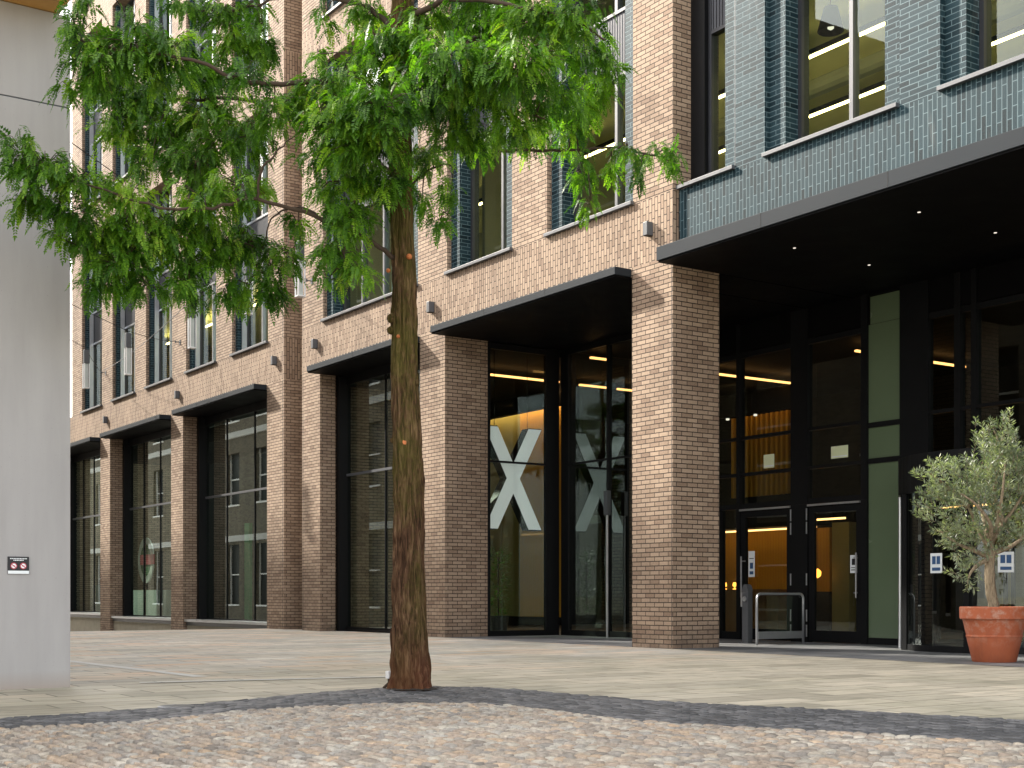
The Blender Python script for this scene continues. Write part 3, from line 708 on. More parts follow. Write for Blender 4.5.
for ang in (262, 352, 82, 172):
    t = R(ang); dx, dy = math.cos(t), math.sin(t); nx, ny = -dy, dx
    mb = MB()
    def wbox(r0, r1, z0, z1, th):
        mb.add([(CX+dx*r+nx*q2, CY+dy*r+ny*q2, z) for z in (z0, z1) for (r, q2) in ((r0, -th), (r1, -th), (r1, th), (r0, th))],
               [(0,3,2,1),(4,5,6,7),(0,1,5,4),(1,2,6,5),(2,3,7,6),(3,0,4,7)])
    wbox(.05, RR-.04, .02, .14, .02); wbox(.05, RR-.04, 2.34, 2.44, .02); wbox(.05, .11, .14, 2.34, .02); wbox(RR-.11, RR-.04, .14, 2.34, .02)
    wing_ = mb.build('door_wing', M['black'], RD)
    mb = MB(); mb.add([(CX+dx*.11, CY+dy*.11, .14), (CX+dx*(RR-.11), CY+dy*(RR-.11), .14), (CX+dx*(RR-.11), CY+dy*(RR-.11), 2.34), (CX+dx*.11, CY+dy*.11, 2.34)], [(0,1,2,3)])
    mb.build('glass', M['glassdark'], wing_)
# soffit spots
for (x, y_) in ((1.9, .79), (4.23, .81), (1.82, 2.56), (4.16, 2.59), (6.5, .8), (6.5, 2.58)):
    mb = MB(); mb.lathe(x, y_, [(.0005, SOF-.035), (.022, SOF-.035), (.022, SOF-.029)], 12); mb.build('spot_light', M['spot'], B)
for i in range(5):
    mb = MB(); mb.lathe(-7.3+i*.45, 7.2, [(.0005, 4.9), (.04, 4.9), (.04, 4.94)], 10); mb.build('spot_light', M['spot'], B)
# service boxes of the left wing room
q = MB(); q.box(-35.8, -15.4, 5.5, 5.6, -.5, 6.0); q.build('inner_wall', M['darkin'], B)
q = MB(); q.box(-35.8, -34.0, 1.45, 1.5, -.3, 1.25); q.box(-31.3, -27.2, 1.45, 1.5, -.3, 1.04); each(q, 'low_partition', M['curtain'], B)
q = MB(); q.box(-35.6, -35.0, 2.2, 2.3, -.3, 3.9); q.box(-24.6, -24.2, 3.0, 3.1, -.3, 3.2); each(q, 'green_panel', M['greenpr'], B)

# ------------------------------------------------------------------ things on and in the building
# X letters
def letter_x(name, uface, vc, zb, zt, label):
    Hh = zt-zb; w = .40; hw = .75; zc = (zb+zt)/2; w = .34
    k = w*.5
    def P(a, b): return (a*hw*1.0, b*Hh/2)
    # outline of an X: arms of constant horizontal width w
    slope = (2*hw-w)/Hh; cy0 = w/(2*slope) if slope else 0
    poly = [(-hw, -Hh/2), (-hw+w, -Hh/2), (0, -cy0), (hw-w, -Hh/2), (hw, -Hh/2), (w/2, 0), (hw, Hh/2), (hw-w, Hh/2), (0, cy0), (-hw+w, Hh/2), (-hw, Hh/2), (-w/2, 0)]
    root = empty(name, (uface, vc, zb), label=label, cat='sign letter')
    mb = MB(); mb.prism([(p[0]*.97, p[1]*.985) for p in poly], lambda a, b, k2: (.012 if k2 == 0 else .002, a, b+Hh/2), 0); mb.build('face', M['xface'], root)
    mb = MB(); mb.prism(poly, lambda a, b, k2: (0 if k2 == 0 else -.26, a, b+Hh/2), 0); mb.build('return', M['black'], root)
    return root
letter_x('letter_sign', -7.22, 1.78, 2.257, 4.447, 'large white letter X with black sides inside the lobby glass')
mb = MB()
mb.tube([(-7.30, 1.35, 4.40), (-7.30, 1.35, 6.04)], .006, 6); mb.tube([(-7.30, 2.2, 4.40), (-7.30, 2.2, 6.04)], .006, 6)
tag(mb.build('hanging_rod', M['black']), 'pair of thin rods that the big white letter hangs from', 'hanging rods')

# round sign on stand in the second shop window
rs = empty('round_sign', (-29.6, 2.1, 1.75), label='round white ring sign with red bar inside the left wing window', cat='sign')
def ring(mb, r0, r1, y0, y1, n=40):
    for i in range(n):
        a0, a1 = 2*math.pi*i/n, 2*math.pi*(i+1)/n
        c0, s0, c1, s1 = math.cos(a0), math.sin(a0), math.cos(a1), math.sin(a1)
        mb.add([(r0*c0, y0, r0*s0), (r1*c0, y0, r1*s0), (r1*c1, y0, r1*s1), (r0*c1, y0, r0*s1), (r0*c0, y1, r0*s0), (r1*c0, y1, r1*s0), (r1*c1, y1, r1*s1), (r0*c1, y1, r0*s1)],
               [(0,1,2,3), (7,6,5,4), (1,5,6,2), (0,3,7,4)])
mb = MB(); ring(mb, .58, .82, 0, .05); o = mb.build('ring', M['white'], rs)
mb = MB(); ring(mb, .01, .579, .01, .045); mb.build('disc', M['greenpr'], rs)
mb = MB(); mb.box(-.5, 1.0, -.03, -.002, -.16, .2); mb.build('bar', M['redpr'], rs)
rs.location = (-31.0, 1.9, 2.12)
mb = MB(); mb.tube([(0, .08, -2.2), (0, .08, -.7)], .03, 8); mb.lathe(0, .08, [(.001, -2.18), (.25, -2.2), (.25, -2.23)], 20); mb.build('stand', M['steel'], rs)
# potted plant behind the X glass
pp = empty('potted_shrub', (-7.75, 1.75, 0), label='dark potted shrub on the lobby floor behind the glass below the X', cat='plant')
mb = MB(); mb.lathe(0, 0, [(.001, 0), (.17, 0), (.24, .42), (.2, .42), (.001, .38)], 20); mb.build('pot', M['cloth'], pp, smooth=False)
mb = MB(); r2 = random.Random(3)
for i in range(700):
    z = .4+1.5*r2.random(); rr = .28*math.sqrt(r2.random())*(1.25-abs(z-1.1)*.5); t = r2.random()*6.28
    p = Vector((rr*math.cos(t), rr*math.sin(t), z)); d_ = Vector((math.cos(t), math.sin(t), r2.uniform(-.5, .6))).normalized()*.11; e = Vector((-d_.y, d_.x, 0))*.35
    mb.add([p, p+d_*.5+e*.5, p+d_, p+d_*.5-e*.5], [(0,1,2,3)]); mb.tone.append(.1+.3*r2.random())
mb.build('foliage', M['leaf'], pp)
mb = MB(); mb.tube([(0, 0, .3), (0, 0, 1.7)], .02, 6); mb.build('stem', M['twig'], pp)

# wall lamps along the band
wl = [(-13.05, 6.93, 'small grey wall lamp beside the first narrow pier right of the dark slot'),
      (-15.42, 6.87, 'small grey wall lamp just left of the dark slot'),
      (-18.95, 7.12, None), (-22.42, 6.86, 'small grey wall lamp above the pier between the two wide left canopies'),
      (-29.36, 6.86, 'small grey wall lamp furthest left above the leftmost pier'),
      (-7.56, 6.84, 'small grey wall lamp at the left tip of the canopy over the X window'),
      (-.55, 6.88, 'small grey wall lamp high on the broad pier beside the teal bricks')]
proto = None
for (x, z, lb_) in wl:
    if not lb_: continue
    if proto is None:
        proto = empty('wall_lamp', (x, 0, z)); a_ = MB(); a_.box(-.055, .055, -.13, -.002, -.11, .11); a_.build('housing', M['sill'], proto, bevel=.006)
        a_ = MB(); a_.box(-.04, .04, -.12, -.02, -.118, -.1105); a_.build('lens', M['black'], proto); o = proto
    else: o = copy_tree(proto); o.location = (x, 0, z)
    tag(o, lb_, 'wall lamp', 'wall lamps on the brick band')
# cable hooks
hooks = [(-29.47, 8.48, 'small cable anchor plate beside the leftmost upper window'), (-22.33, 8.42, 'small cable anchor plate between the third and fourth upper windows'), (-13.31, 8.50, 'small cable anchor plate just right of the dark slot'), ]
for (x, z, lb_) in hooks:
    a_ = MB(); a_.box(-.05, .05, -.012, -.002, -.07, .07); a_.tube([(0, -.012, 0), (0, -.14, .0)], .014, 8); a_.tube([(0,-.14,-.03),(.0,-.14,.03)], .02, 8)
    tag(a_.build('cable_anchor', M['steel'], loc=(x, 0, z)), lb_, 'cable anchor', 'cable anchors on the facade')
# catenary cables and hanging lanterns
LN = [(-23.32, 8.10), (-19.5, 7.98), (-14.72, 7.97), (-11.32, 8.2), (-8.65, 8.1)]
cab = [((-29.47, -.15, 8.48), (-23.32, -2.5, 8.14), (-13.0, -10.6, 8.9), 'thin black cable from the leftmost anchor carrying the leftmost lantern'),
       ((-22.33, -.15, 8.42), (-19.5, -2.5, 8.02), (-12.0, -10.6, 8.9), 'thin black cable from the middle anchor carrying the second lantern'),
       ((-29.47, -.16, 8.50), (-14.72, -2.5, 8.01), (-5.0, -10.6, 9.2), 'long thin black cable crossing the upper windows to the third lantern'),
       ((-13.31, -.15, 8.50), (-11.32, -2.5, 8.24), (-4.0, -10.6, 8.9), 'thin black cable from the anchor right of the slot carrying the fourth lantern'),
       ((-13.31, -.16, 8.52), (-8.65, -2.5, 8.14), (1.0, -10.6, 9.2), 'thin black cable from the right anchor out to the rightmost lantern')]
for (p, q_, r_, lb_) in cab:
    a_ = MB(); P = []
    for (s0, s1) in ((Vector(p), Vector(q_)), (Vector(q_), Vector(r_))):
        for i in range(9):
            t = i/8
            if P and i == 0: continue
            v = s0.lerp(s1, t); v.z -= .25*t*(1-t)*(s1-s0).length/6; P.append(v)
    a_.tube(P, .008, 6); tag(a_.build('overhead_cable', M['black']), lb_, 'cable', 'overhead cables across the lane')
proto = None
names = ['white tube lantern hanging furthest left in front of the upper windows', 'white tube lantern hanging second from the left', 'white tube lantern hanging before the fourth upper window', 'white tube lantern hanging before the fifth upper window', 'white tube lantern hanging in front of the dark brick slot']
for (x, z), lb_ in zip(LN, names):
    if proto is None:
        proto = empty('hanging_lantern', (x, -2.5, z)); a_ = MB(); a_.box(-.07, .07, -.07, .07, -.42, -.02); a_.build('cap', M['steel'], proto, bevel=.01)
        a_ = MB()
        for sx, sy in ((-1, -1), (1, -1), (-1, 1), (1, 1)): a_.box(sx*.07-.012, sx*.07+.012, sy*.07-.012, sy*.07+.012, -1.12, -.421)
        a_.box(-.082, .082, -.082, .082, -1.15, -1.121); a_.build('frame', M['white'], proto)
        a_ = MB(); a_.box(-.045, .045, -.045, .045, -1.12, -.421); a_.build('diffuser', M['curtain'], proto); o = proto
    else: o = copy_tree(proto); o.location = (x, -2.5, z)
    tag(o, lb_, 'lantern', 'lanterns hung over the lane')

# notices on glass
def notice(loc, w, h, facing, mat, label, marks=()):
    """facing 'y' front of facade; marks are printed shapes (mat, x0,x1,z0,z1)"""
    root = empty('notice', loc, label=label, cat='notice'); a_ = MB(); a_.box(-w/2, w/2, -.004, 0, 0, h); a_.build('sheet', M[mat], root)
    for i, (mm, x0, x1, z0, z1) in enumerate(marks):
        a_ = MB(); a_.box(x0*w, x1*w, -.0065, -.0045, z0*h, z1*h); a_.build('print', M[mm], root)
    return root
notice((-2.05, VE-.012, 3.30), .28, .26, 'y', 'yellowpaper', 'square pale green notice on the glass above the left door', (('paper', -.45, .45, .1, .2),))
notice((-.28, VE-.012, 3.34), .40, .22, 'y', 'yellowpaper', 'wide pale green notice on the glass above the right door', (('paper', -.45, .45, .1, .2),))
notice((-2.48, VE-.05, 1.22), .17, .50, 'y', 'paper', 'tall white and blue notice on the left door', (('bluepr', -.3, .3, .1, .22), ('bluepr', -.25, .25, .32, .55), ('blackpr', -.35, .35, .7, .73)))
notice((.085, VE-.05, 1.26), .16, .32, 'y', 'paper', 'small white notice behind the handle of the right door', (('blackpr', -.25, .25, .45, .8), ('blackpr', -.35, .35, .15, .2), ('blackpr', -.35, .35, .28, .32)))
def ntilt(px, py0, Z, ang, lb_, w, h, marks):
    p = at(px, py0, Z); r_ = notice(p, w, h, 'y', 'paper', lb_, marks); r_.rotation_euler.z = ang; return r_
FT = ( ('bluepr', -.34, -.04, .45, .85), ('bluepr', .04, .34, .45, .85), ('bluepr', -.35, .35, .12, .28))
for ang, lb_ in ((268, 'white and blue notice on the curved glass left of the olive tree'), (304, 'white and grey notice on the revolving door right of the olive trunk')):
    t = R(ang); r_ = notice((CX+(RR+.07)*math.cos(t), CY+(RR+.07)*math.sin(t), 1.20), .22, .30, 'y', 'paper', lb_, FT); r_.rotation_euler.z = t+math.pi/2

# pendant shade in the upper room
pl = empty('pendant_lamp', (1.75, 1.75, 9.75), label='dark conical pendant lamp inside the upper corner window', cat='pendant lamp')
a_ = MB(); a_.lathe(0, 0, [(.20, 0), (.21, .01), (.11, .38), (.05, .40), (.001, .41)], 28); a_.build('shade', M['black'], pl, smooth=True)
a_ = MB(); a_.tube([(0, 0, .4), (0, 0, .70)], .008, 6); a_.build('cord', M['black'], pl)
a_ = MB(); a_.lathe(0, 0, [(.001, .02), (.05, .05), (.05, .11), (.001, .14)], 12); a_.build('bulb', M['spot'], pl)
a2 = copy_tree(pl); a2.location = (5.9, 1.9, 9.75); a2['label'] = 'dark pendant lamp inside the rightmost upper window'
# amber pendant in the lobby
al = empty('amber_pendant', (-4.75, 8.4, 1.35), label='small glowing amber pendant seen through the right door', cat='pendant lamp')
a_ = MB(); a_.lathe(0, 0, [(.001, -.10), (.07, -.05), (.08, .05), (.001, .12)], 14); a_.build('shade', M['flame'], al, smooth=True)
a_ = MB(); a_.tube([(0, 0, .12), (0, 0, 4.68)], .006, 6); a_.build('cord', M['black'], al)
# row of little amber lamps on the reception desk
for i in range(7):
    a_ = MB(); a_.lathe(0, 0, [(.05, 0), (.055, .01), (.012, .03), (.012, .06), (.05, .08), (.04, .16), (.001, .17)], 12)
    o = a_.build('desk_lamp', M['flame'], loc=(-8.4+i*.33, 7.75, 1.001), smooth=True); tag(o, 'tiny amber lamp in the row on the reception desk seen through the left door', 'desk lamp', 'row of tiny amber lamps on the desk')

# ------------------------------------------------------------------ access post, guard rail, steel pole
ap = empty('access_post', (-1.12, 2.72, 0), label='grey steel access post with push plate before the left door', cat='post')
a_ = MB(); a_.box(-.075, .075, -.06, .06, .004, .93); a_.build('post', M['sill'], ap, bevel=.01)
a_ = MB(); n_ = 12
pr = [(-.075, .932)]+[(-.075*math.cos(math.pi*i/n_), .932+.13*math.sin(math.pi*i/n_)) for i in range(1, n_)]+[(.075, .932)]
a_.prism(pr, lambda a, b, k: (a, -.06 if k == 0 else .06, b)); a_.build('cap', M['sill'], ap)
a_ = MB(); a_.lathe(0, 0, [(.001, 0), (.045, 0), (.045, .02), (.001, .025)], 20)
o = a_.build('push_plate', M['silver'], ap, loc=(0, -.062, .80)); o.rotation_euler.x = R(90)
a_ = MB(); a_.box(-.12, -.0755, -.05, .05, .66, .92); a_.build('card_reader', M['silver'], ap)
a_ = MB(); a_.box(-.11, .11, -.1, .1, .0045, .02); a_.build('base_plate', M['sill'], ap)
gr_ = empty('guard_rail', (-.5, 2.35, 0), label='stainless steel hoop guard rail with lower panel beside the left door', cat='guard rail')
P = [(0, 0, .004), (0, 0, .8)]+[(0, .09*(1-math.cos(R(t))), .8+.09*math.sin(R(t))) for t in (22, 45, 67, 90)]+[(0, 1.14-.09, .89)]+[(0, 1.05+.09*math.sin(R(t)), .8+.09*math.cos(R(t))) for t in (22, 45, 67, 90)]+[(0, 1.14, .004)]
a_ = MB(); a_.tube(P, .022, 10); a_.build('hoop', M['silver'], gr_, smooth=True)
a_ = MB(); a_.box(-.008, .008, .03, 1.11, .10, .23); a_.build('lower_panel', M['silver'], gr_)
a_ = MB(); a_.box(-.004, .004, .03, 1.11, .235, .86); a_.build('glass_infill', M['glassdark'], gr_)
sp2 = empty('steel_pole', (-5.18, 2.72, 0), label='slim steel pole with dark box on top before the X window glazing', cat='pole')
a_ = MB(); a_.tube([(0, 0, .004), (0, 0, 2.5)], .025, 10); a_.build('pole', M['silver'], sp2)
a_ = MB(); a_.box(-.06, .06, -.05, .05, 2.501, 3.0); a_.build('box', M['steel'], sp2, bevel=.008)

# ------------------------------------------------------------------ grey rendered building at the left and the block behind it
GB = empty('grey_rendered_building', (3.65, -10.63, 0), label='pale grey rendered wall building at the left with golden timber soffit', cat='building')
a_ = MB(); a_.box(-5.6, 0, -26, 0, -.3, 5.452); a_.build('lower_wall', M['render'], GB)
a_ = MB(); a_.box(-5.6, .0, -26, 0, 5.466, 6.32); a_.build('upper_wall', M['render'], GB)
a_ = MB(); a_.box(-5.58, -.012, -25.9, -.012, 5.4525, 5.4655); a_.build('shadow_groove', M['steel'], GB)
a_ = MB(); a_.box(-5.0, .75, -26, -.10, 6.325, 6.36); a_.build('timber_soffit', M['timber_soffit'], GB)
a_ = MB(); a_.box(-5.0, .78, -26, -.08, 6.361, 6.62); a_.build('roof_edge', M['steel'], GB)
ws = empty('wall_sign', (3.652, -11.105, 1.066), label='small black sign with two red and white circles on the grey wall', cat='sign'); ws.rotation_euler.z = R(90)
a_ = MB(); a_.box(-.095, .095, -.010, 0, .0, .158); a_.build('panel', M['blackpr'], ws)
a_ = MB(); a_.box(-.094, .094, -.0125, -.0105, .0, .028); a_.build('lower_stripe', M['paper'], ws)
def dsc(mb, cx, cz, r, y, n=20): mb.add([(cx+r*math.cos(2*math.pi*i/n), y, cz+r*math.sin(2*math.pi*i/n)) for i in range(n)], [tuple(range(n))])
for cx in (-.042, .042):
    a_ = MB(); dsc(a_, cx, .072, .030, -.0115); o = a_.build('red_circle', M['redpr'], ws)
    a_ = MB(); dsc(a_, cx, .072, .022, -.0125); a_.build('white_disc', M['paper'], o)
    a_ = MB(); a_.add([(cx-.02, -.0135, .085), (cx-.015, -.0135, .090), (cx+.02, -.0135, .059), (cx+.015, -.0135, .054)], [(0,1,2,3)]); a_.add([(cx-.012, -.0134, .068), (cx+.012, -.0134, .068), (cx+.012, -.0134, .076), (cx-.012, -.0134, .076)], [(0,1,2,3)]); a_.build('bar', M['redpr'], o)
for i, (x0, x1, z) in enumerate(((-.075, .075, .135), (-.045, .045, .120))):
    a_ = MB(); x = x0; r2 = random.Random(i)
    while x < x1: l = r2.uniform(.006, .014); a_.box(x, min(x+l, x1), -.0125, -.0105, z, z+.009); x += l+.004
    a_.build('small_print', M['paper'], ws)

# brick block across the lane (seen mirrored in the windows; shades the square)
OB = empty('lane_side_building', (-2.0, -10.7, 0), label='tall yellow brick block across the lane with white bands mirrored in the windows', cat='building')
def opp_block(u0, u1, H, v0=0, name='wall'):
    a_ = MB(); z = -1.5
    rows = [(-1.5, .4), (3.4, 5.4), (8.0, 9.6), (12.0, 13.0), (15.2, H)]
    rows = [r for r in rows if r[0] < H]
    n = int((u1-u0)/3.6); st = (u1-u0)/n; ops = [(u0+st*(i+.28), u0+st*(i+.72)) for i in range(n)]
    # body behind, skin of bands and piers in front
    a_.box(u0, u1, v0-12, v0-.5, -1.5, H)
    prev = None
    for i, (za, zb_) in enumerate(rows):
        zb2 = min(zb_, H); a_.box(u0, u1, v0-.5, v0, za, zb2)
        if i < len(rows)-1:
            zn = rows[i+1][0]; xs = [u0]+[x for o_ in ops for x in o_]+[u1]
            for k in range(0, len(xs), 2): a_.box(xs[k], xs[k+1], v0-.5, v0, zb2, zn)
    if rows[-1][1] != H: pass
    a_.build('wall', M['oppbrick'], OB)
    for (za, zb_) in ((3.55, 3.85), (8.75, 9.05)):
        if za < H: b_ = MB(); b_.box(u0, u1, v0+.001, v0+.08, za, zb_); b_.build('stone_band', M['lightline'], OB)
    for i, (za, zb_) in enumerate(rows[:-1]):
        zn = rows[i+1][0]
        for (xa, xb) in ops:
            f = MB(); f.box(xa, xb, v0-.30, v0-.25, zb_, zn); w = f.build('window', M['glass'] if False else M['black'], OB)
            f = MB(); f.box(xa, xa+.06, v0-.25, v0-.18, zb_, zn); f.box(xb-.06, xb, v0-.25, v0-.18, zb_, zn); f.box(xa, xb, v0-.249, v0-.18, (zb_+zn)/2-.03, (zb_+zn)/2+.03); f.box(xa-.05, xb+.05, v0+.0, v0+.05, zb_-.08, zb_-.001); f.build('frame', M['white'], w)
opp_block(-12, 0, 11.5); opp_block(-18, -12.01, 19.5); opp_block(-84, -18.01, 21.2)
a_ = MB(); a_.tube([(-26.5, .10, -.5), (-26.5, .10, 15)], .08, 8); a_.build('downpipe', M['white'], OB)

# ------------------------------------------------------------------ terracotta pot and olive tree
PX, PY = 5.53, .69
a_ = MB()
prof = [(.001, .0), (.265, .0), (.275, .012), (.345, .32), (.352, .325), (.352, .345), (.347, .35), (.392, .55), (.418, .552), (.428, .565), (.432, .70), (.422, .715), (.385, .715), (.375, .70), (.37, .60), (.001, .60)]
a_.lathe(0, 0, prof, 48); po = a_.build('terracotta_pot', M['terracotta'], loc=(PX, PY, .004), smooth=False)
for p_ in po.data.polygons: p_.use_smooth = True
b_ = po.modifiers.new('edge', 'EDGE_SPLIT'); b_.split_angle = R(35)
tag(po, 'big weathered terracotta pot holding the olive tree', 'plant pot')
OT = empty('olive_tree', (PX, PY, .60), label='small olive tree with silvery leaves growing in the terracotta pot', cat='tree')
a_ = MB(); a_.lathe(0, 0, [(.368, .006), (.30, .03), (.15, .05), (.001, .06)], 24); a_.build('soil', M['soil'], OT)
# camera-right direction in plan for lean of the trunk
RT = Vector((SA, CA, 0)); FW = Vector((-CA, SA, 0))
def opt(r_, u_, d_=0): return RT*r_+FW*d_+Vector((0, 0, u_))
tr = [opt(.0, .0), opt(-.01, .15), opt(-.045, .35), opt(-.06, .6), opt(-.05, .78), opt(-.08, .92)]
r2 = random.Random(5)
a_ = MB(); a_.tube(spl([tuple(p) for p in tr], 4), [.075-.0012*i for i in range(21)], 14, ridges=lambda i, k, n: 1+.10*math.sin(k*1.9+i*.35)+.05*math.sin(i*1.7+k)); 
a_.build('trunk', M['olivebark'], OT, smooth=True)
bl = MB(); twig_pts = []
mains = [[(-.08, .9, 0), (-.2, 1.15, .05), (-.30, 1.42, .1), (-.42, 1.62, .12)], [(-.06, .92, 0), (.1, 1.2, -.06), (.26, 1.45, -.12), (.42, 1.72, -.1)],
         [(-.07, .88, 0), (-.02, 1.25, -.2), (.0, 1.6, -.3), (.05, 1.95, -.25)], [(-.08, .86, 0), (-.15, 1.15, -.3), (-.4, 1.4, -.5), (-.6, 1.55, -.5)],
         [(-.06, .86, 0), (.15, 1.1, .3), (.35, 1.25, .5), (.55, 1.4, .55)], [(-.05, .75, 0), (-.25, .85, .05), (-.5, .95, .0), (-.72, 1.1, -.05)],
         [(-.05, .8, 0), (.2, .9, -.05), (.45, 1.1, -.1), (.68, 1.25, -.1)], [(-.07, .9, 0), (-.05, 1.3, .25), (-.1, 1.7, .35), (-.02, 2.1, .3)], [(-.3, 1.42, .1), (-.5, 1.6, .1), (-.7, 1.75, .0), (-.85, 1.85, -.05)],
         [(-.05, .74, 0), (-.25, .66, -.12), (-.36, .55, -.15), (-.40, .42, -.16)], [(.1, 1.2, -.06), (.0, 1.6, .0), (.12, 2.1, .05), (.0, 2.45, .05)]]
for mn in mains:
    P = spl([tuple(opt(*((x[0], x[1], x[2])))) for x in mn], 6); bl.tube(P, [.030*(1-i/len(P))+.006 for i in range(len(P))], 7, cap=False)
    twig_pts += P[4:]
lf = MB()
def oleaf(p, d_, L, w, tone):
    up = Vector((r2.uniform(-1, 1), r2.uniform(-1, 1), r2.uniform(-1, 1))); s_ = d_.cross(up).normalized()*w
    mid = p+d_*L*.5; lf.add([p, mid+s_, p+d_*L, mid-s_], [(0,1,2,3)]); lf.tone.append(tone)
CC = [(-.45, 1.75, .42, .28), (-.70, 1.80, .28, .20), (.0, 2.25, .26, .42), (.10, 1.75, .40, .40), (-.25, 1.35, .42, .38), (.35, 1.35, .42, .38), (.62, 1.70, .34, .40), (-.72, 1.45, .26, .25), (-.55, 1.05, .20, .16), (.85, 1.45, .25, .35), (.3, 1.08, .32, .16), (-.12, .95, .24, .2), (-.38, .60, .14, .24), (.15, 2.0, .3, .3), (.5, 2.0, .2, .2)]
for (cx, cz, rx, rz) in CC:
    nn = int(rx*rz*520)+8
    for i in range(nn):
        t = r2.uniform(0, 6.28); rr = math.sqrt(r2.random()); dd = r2.uniform(-1, 1)*.55*math.sqrt(max(0, 1-rr*rr*.7))
        p = opt(cx+rx*rr*math.cos(t), cz+rz*rr*math.sin(t), dd*.8)
        ctr = opt(0, 1.1, 0); out_ = (p-ctr).normalized()
        dr = (out_*.8+Vector((r2.uniform(-.6, .6), r2.uniform(-.6, .6), r2.uniform(.0, .9)))).normalized()
        L = r2.uniform(.10, .20); tone = min(1, max(0, r2.gauss(.45, .2)))
        base = p-dr*L*.5; bl.tube([base, base+dr*L*.6, base+dr*L], [.003, .002, .001], 4, cap=False)
        for k in range(7):
            q_ = base+dr*L*(.15+.85*k/6)
            ax = dr.cross(Vector((math.sin(k*2.4), math.cos(k*2.4), .3))).normalized()
            for s_ in (-1, 1):
                oleaf(q_, (dr*.7+ax*s_*.9).normalized(), r2.uniform(.055, .09), r2.uniform(.007, .011), tone)
lf.build('crown', M['oleaf'], OT); bl.build('branches', M['olivebark'], OT, smooth=True)

# ------------------------------------------------------------------ the street tree
TX, TY = 5.80, -8.15; ZT = 12.28
ST = empty('street_tree', (TX, TY, 0), label='tall tree with feathery green leaves and reddish mossy trunk standing in the dark setts', cat='tree')
def tp(px, py, dz=0.0):
    """point relative to the tree's foot"""
    return at(px, py, ZT+dz)-Vector((TX, TY, 0))
tk = [(410, 692, 0), (410, 640, 0), (409, 560, 0), (408, 470, 0), (405, 380, 0), (404, 300, 0), (402, 230, 0), (400, 150, 0), (400, 60, .05), (402, -40, .1), (405, -160, .1), (405, -300, .1)]
tr_ = [.180, .155, .142, .137, .122, .110, .102, .105, .095, .085, .07, .05]
SEG = 22
P = spl([tuple(tp(*t)) for t in tk], SEG); RRs = []
for i in range(len(P)):
    f_ = i/SEG; a0 = int(min(f_, len(tr_)-1)); a1 = min(a0+1, len(tr_)-1); RRs.append(tr_[a0]+(tr_[a1]-tr_[a0])*(f_-a0))
def rid(i, k, n):
    t = 2*math.pi*k/n; fl = max(0, 1-i/(SEG*1.6))
    h_ = i*4.0/SEG
    v_ = mn_.noise(Vector((math.cos(t)*5.5, math.sin(t)*5.5, h_*.55)))*.13+abs(mn_.noise(Vector((math.cos(t)*13, math.sin(t)*13, h_*1.3))))*-.14+mn_.noise(Vector((math.cos(t)*1.3, math.sin(t)*1.3, h_*.9)))*.10
    i = i*8/SEG
    return 1+v_+.05*math.sin(5*t+i*.05)+.035*math.sin(9*t+1.3+i*.11)+fl*.16*abs(math.sin(2.5*t+.6))+.02*math.sin(i*.9+3*t)+.025*math.sin(i*.31+t)
P[0] = Vector((P[0].x, P[0].y, -.02))
RRs[0] *= 1.12
a_ = MB(); a_.tube(P, RRs, 96, cap=False, ridges=rid); a_.build('trunk', M['bark'], ST, smooth=True)
# pruning scars and burrs
for (px, py, s_) in ((409, 256, .022), (398, 336, .014), (403, 443, .032), (388, 270, .016)):
    p = tp(px, py, -.118); a_ = MB()
    a_.lathe(0, 0, [(.001, .018), (s_*.6, .014), (s_, .0), (s_*1.25, -.02)], 14); o = a_.build('pruning_scar', M['scar'], ST, loc=p, smooth=True)
    o.rotation_euler = (R(90), 0, R(90)-YAW+R(0)); o.rotation_euler = (-FW).to_track_quat('Z', 'Y').to_euler()
bb = MB()
for (px, py, s_) in ((417, 478, .05), (416, 432, .035), (392, 318, .05), (391, 330, .04), (416, 382, .03), (393, 440, .03)):
    p = tp(px, py, -.03); bb.lathe(p.x, p.y, [(.001, p.z+s_), (s_*.8, p.z+s_*.5), (s_, p.z), (s_*.7, p.z-s_*.8), (.001, p.z-s_*1.1)], 12)
each(bb, 'burr', M['bark'], ST, smooth=True)
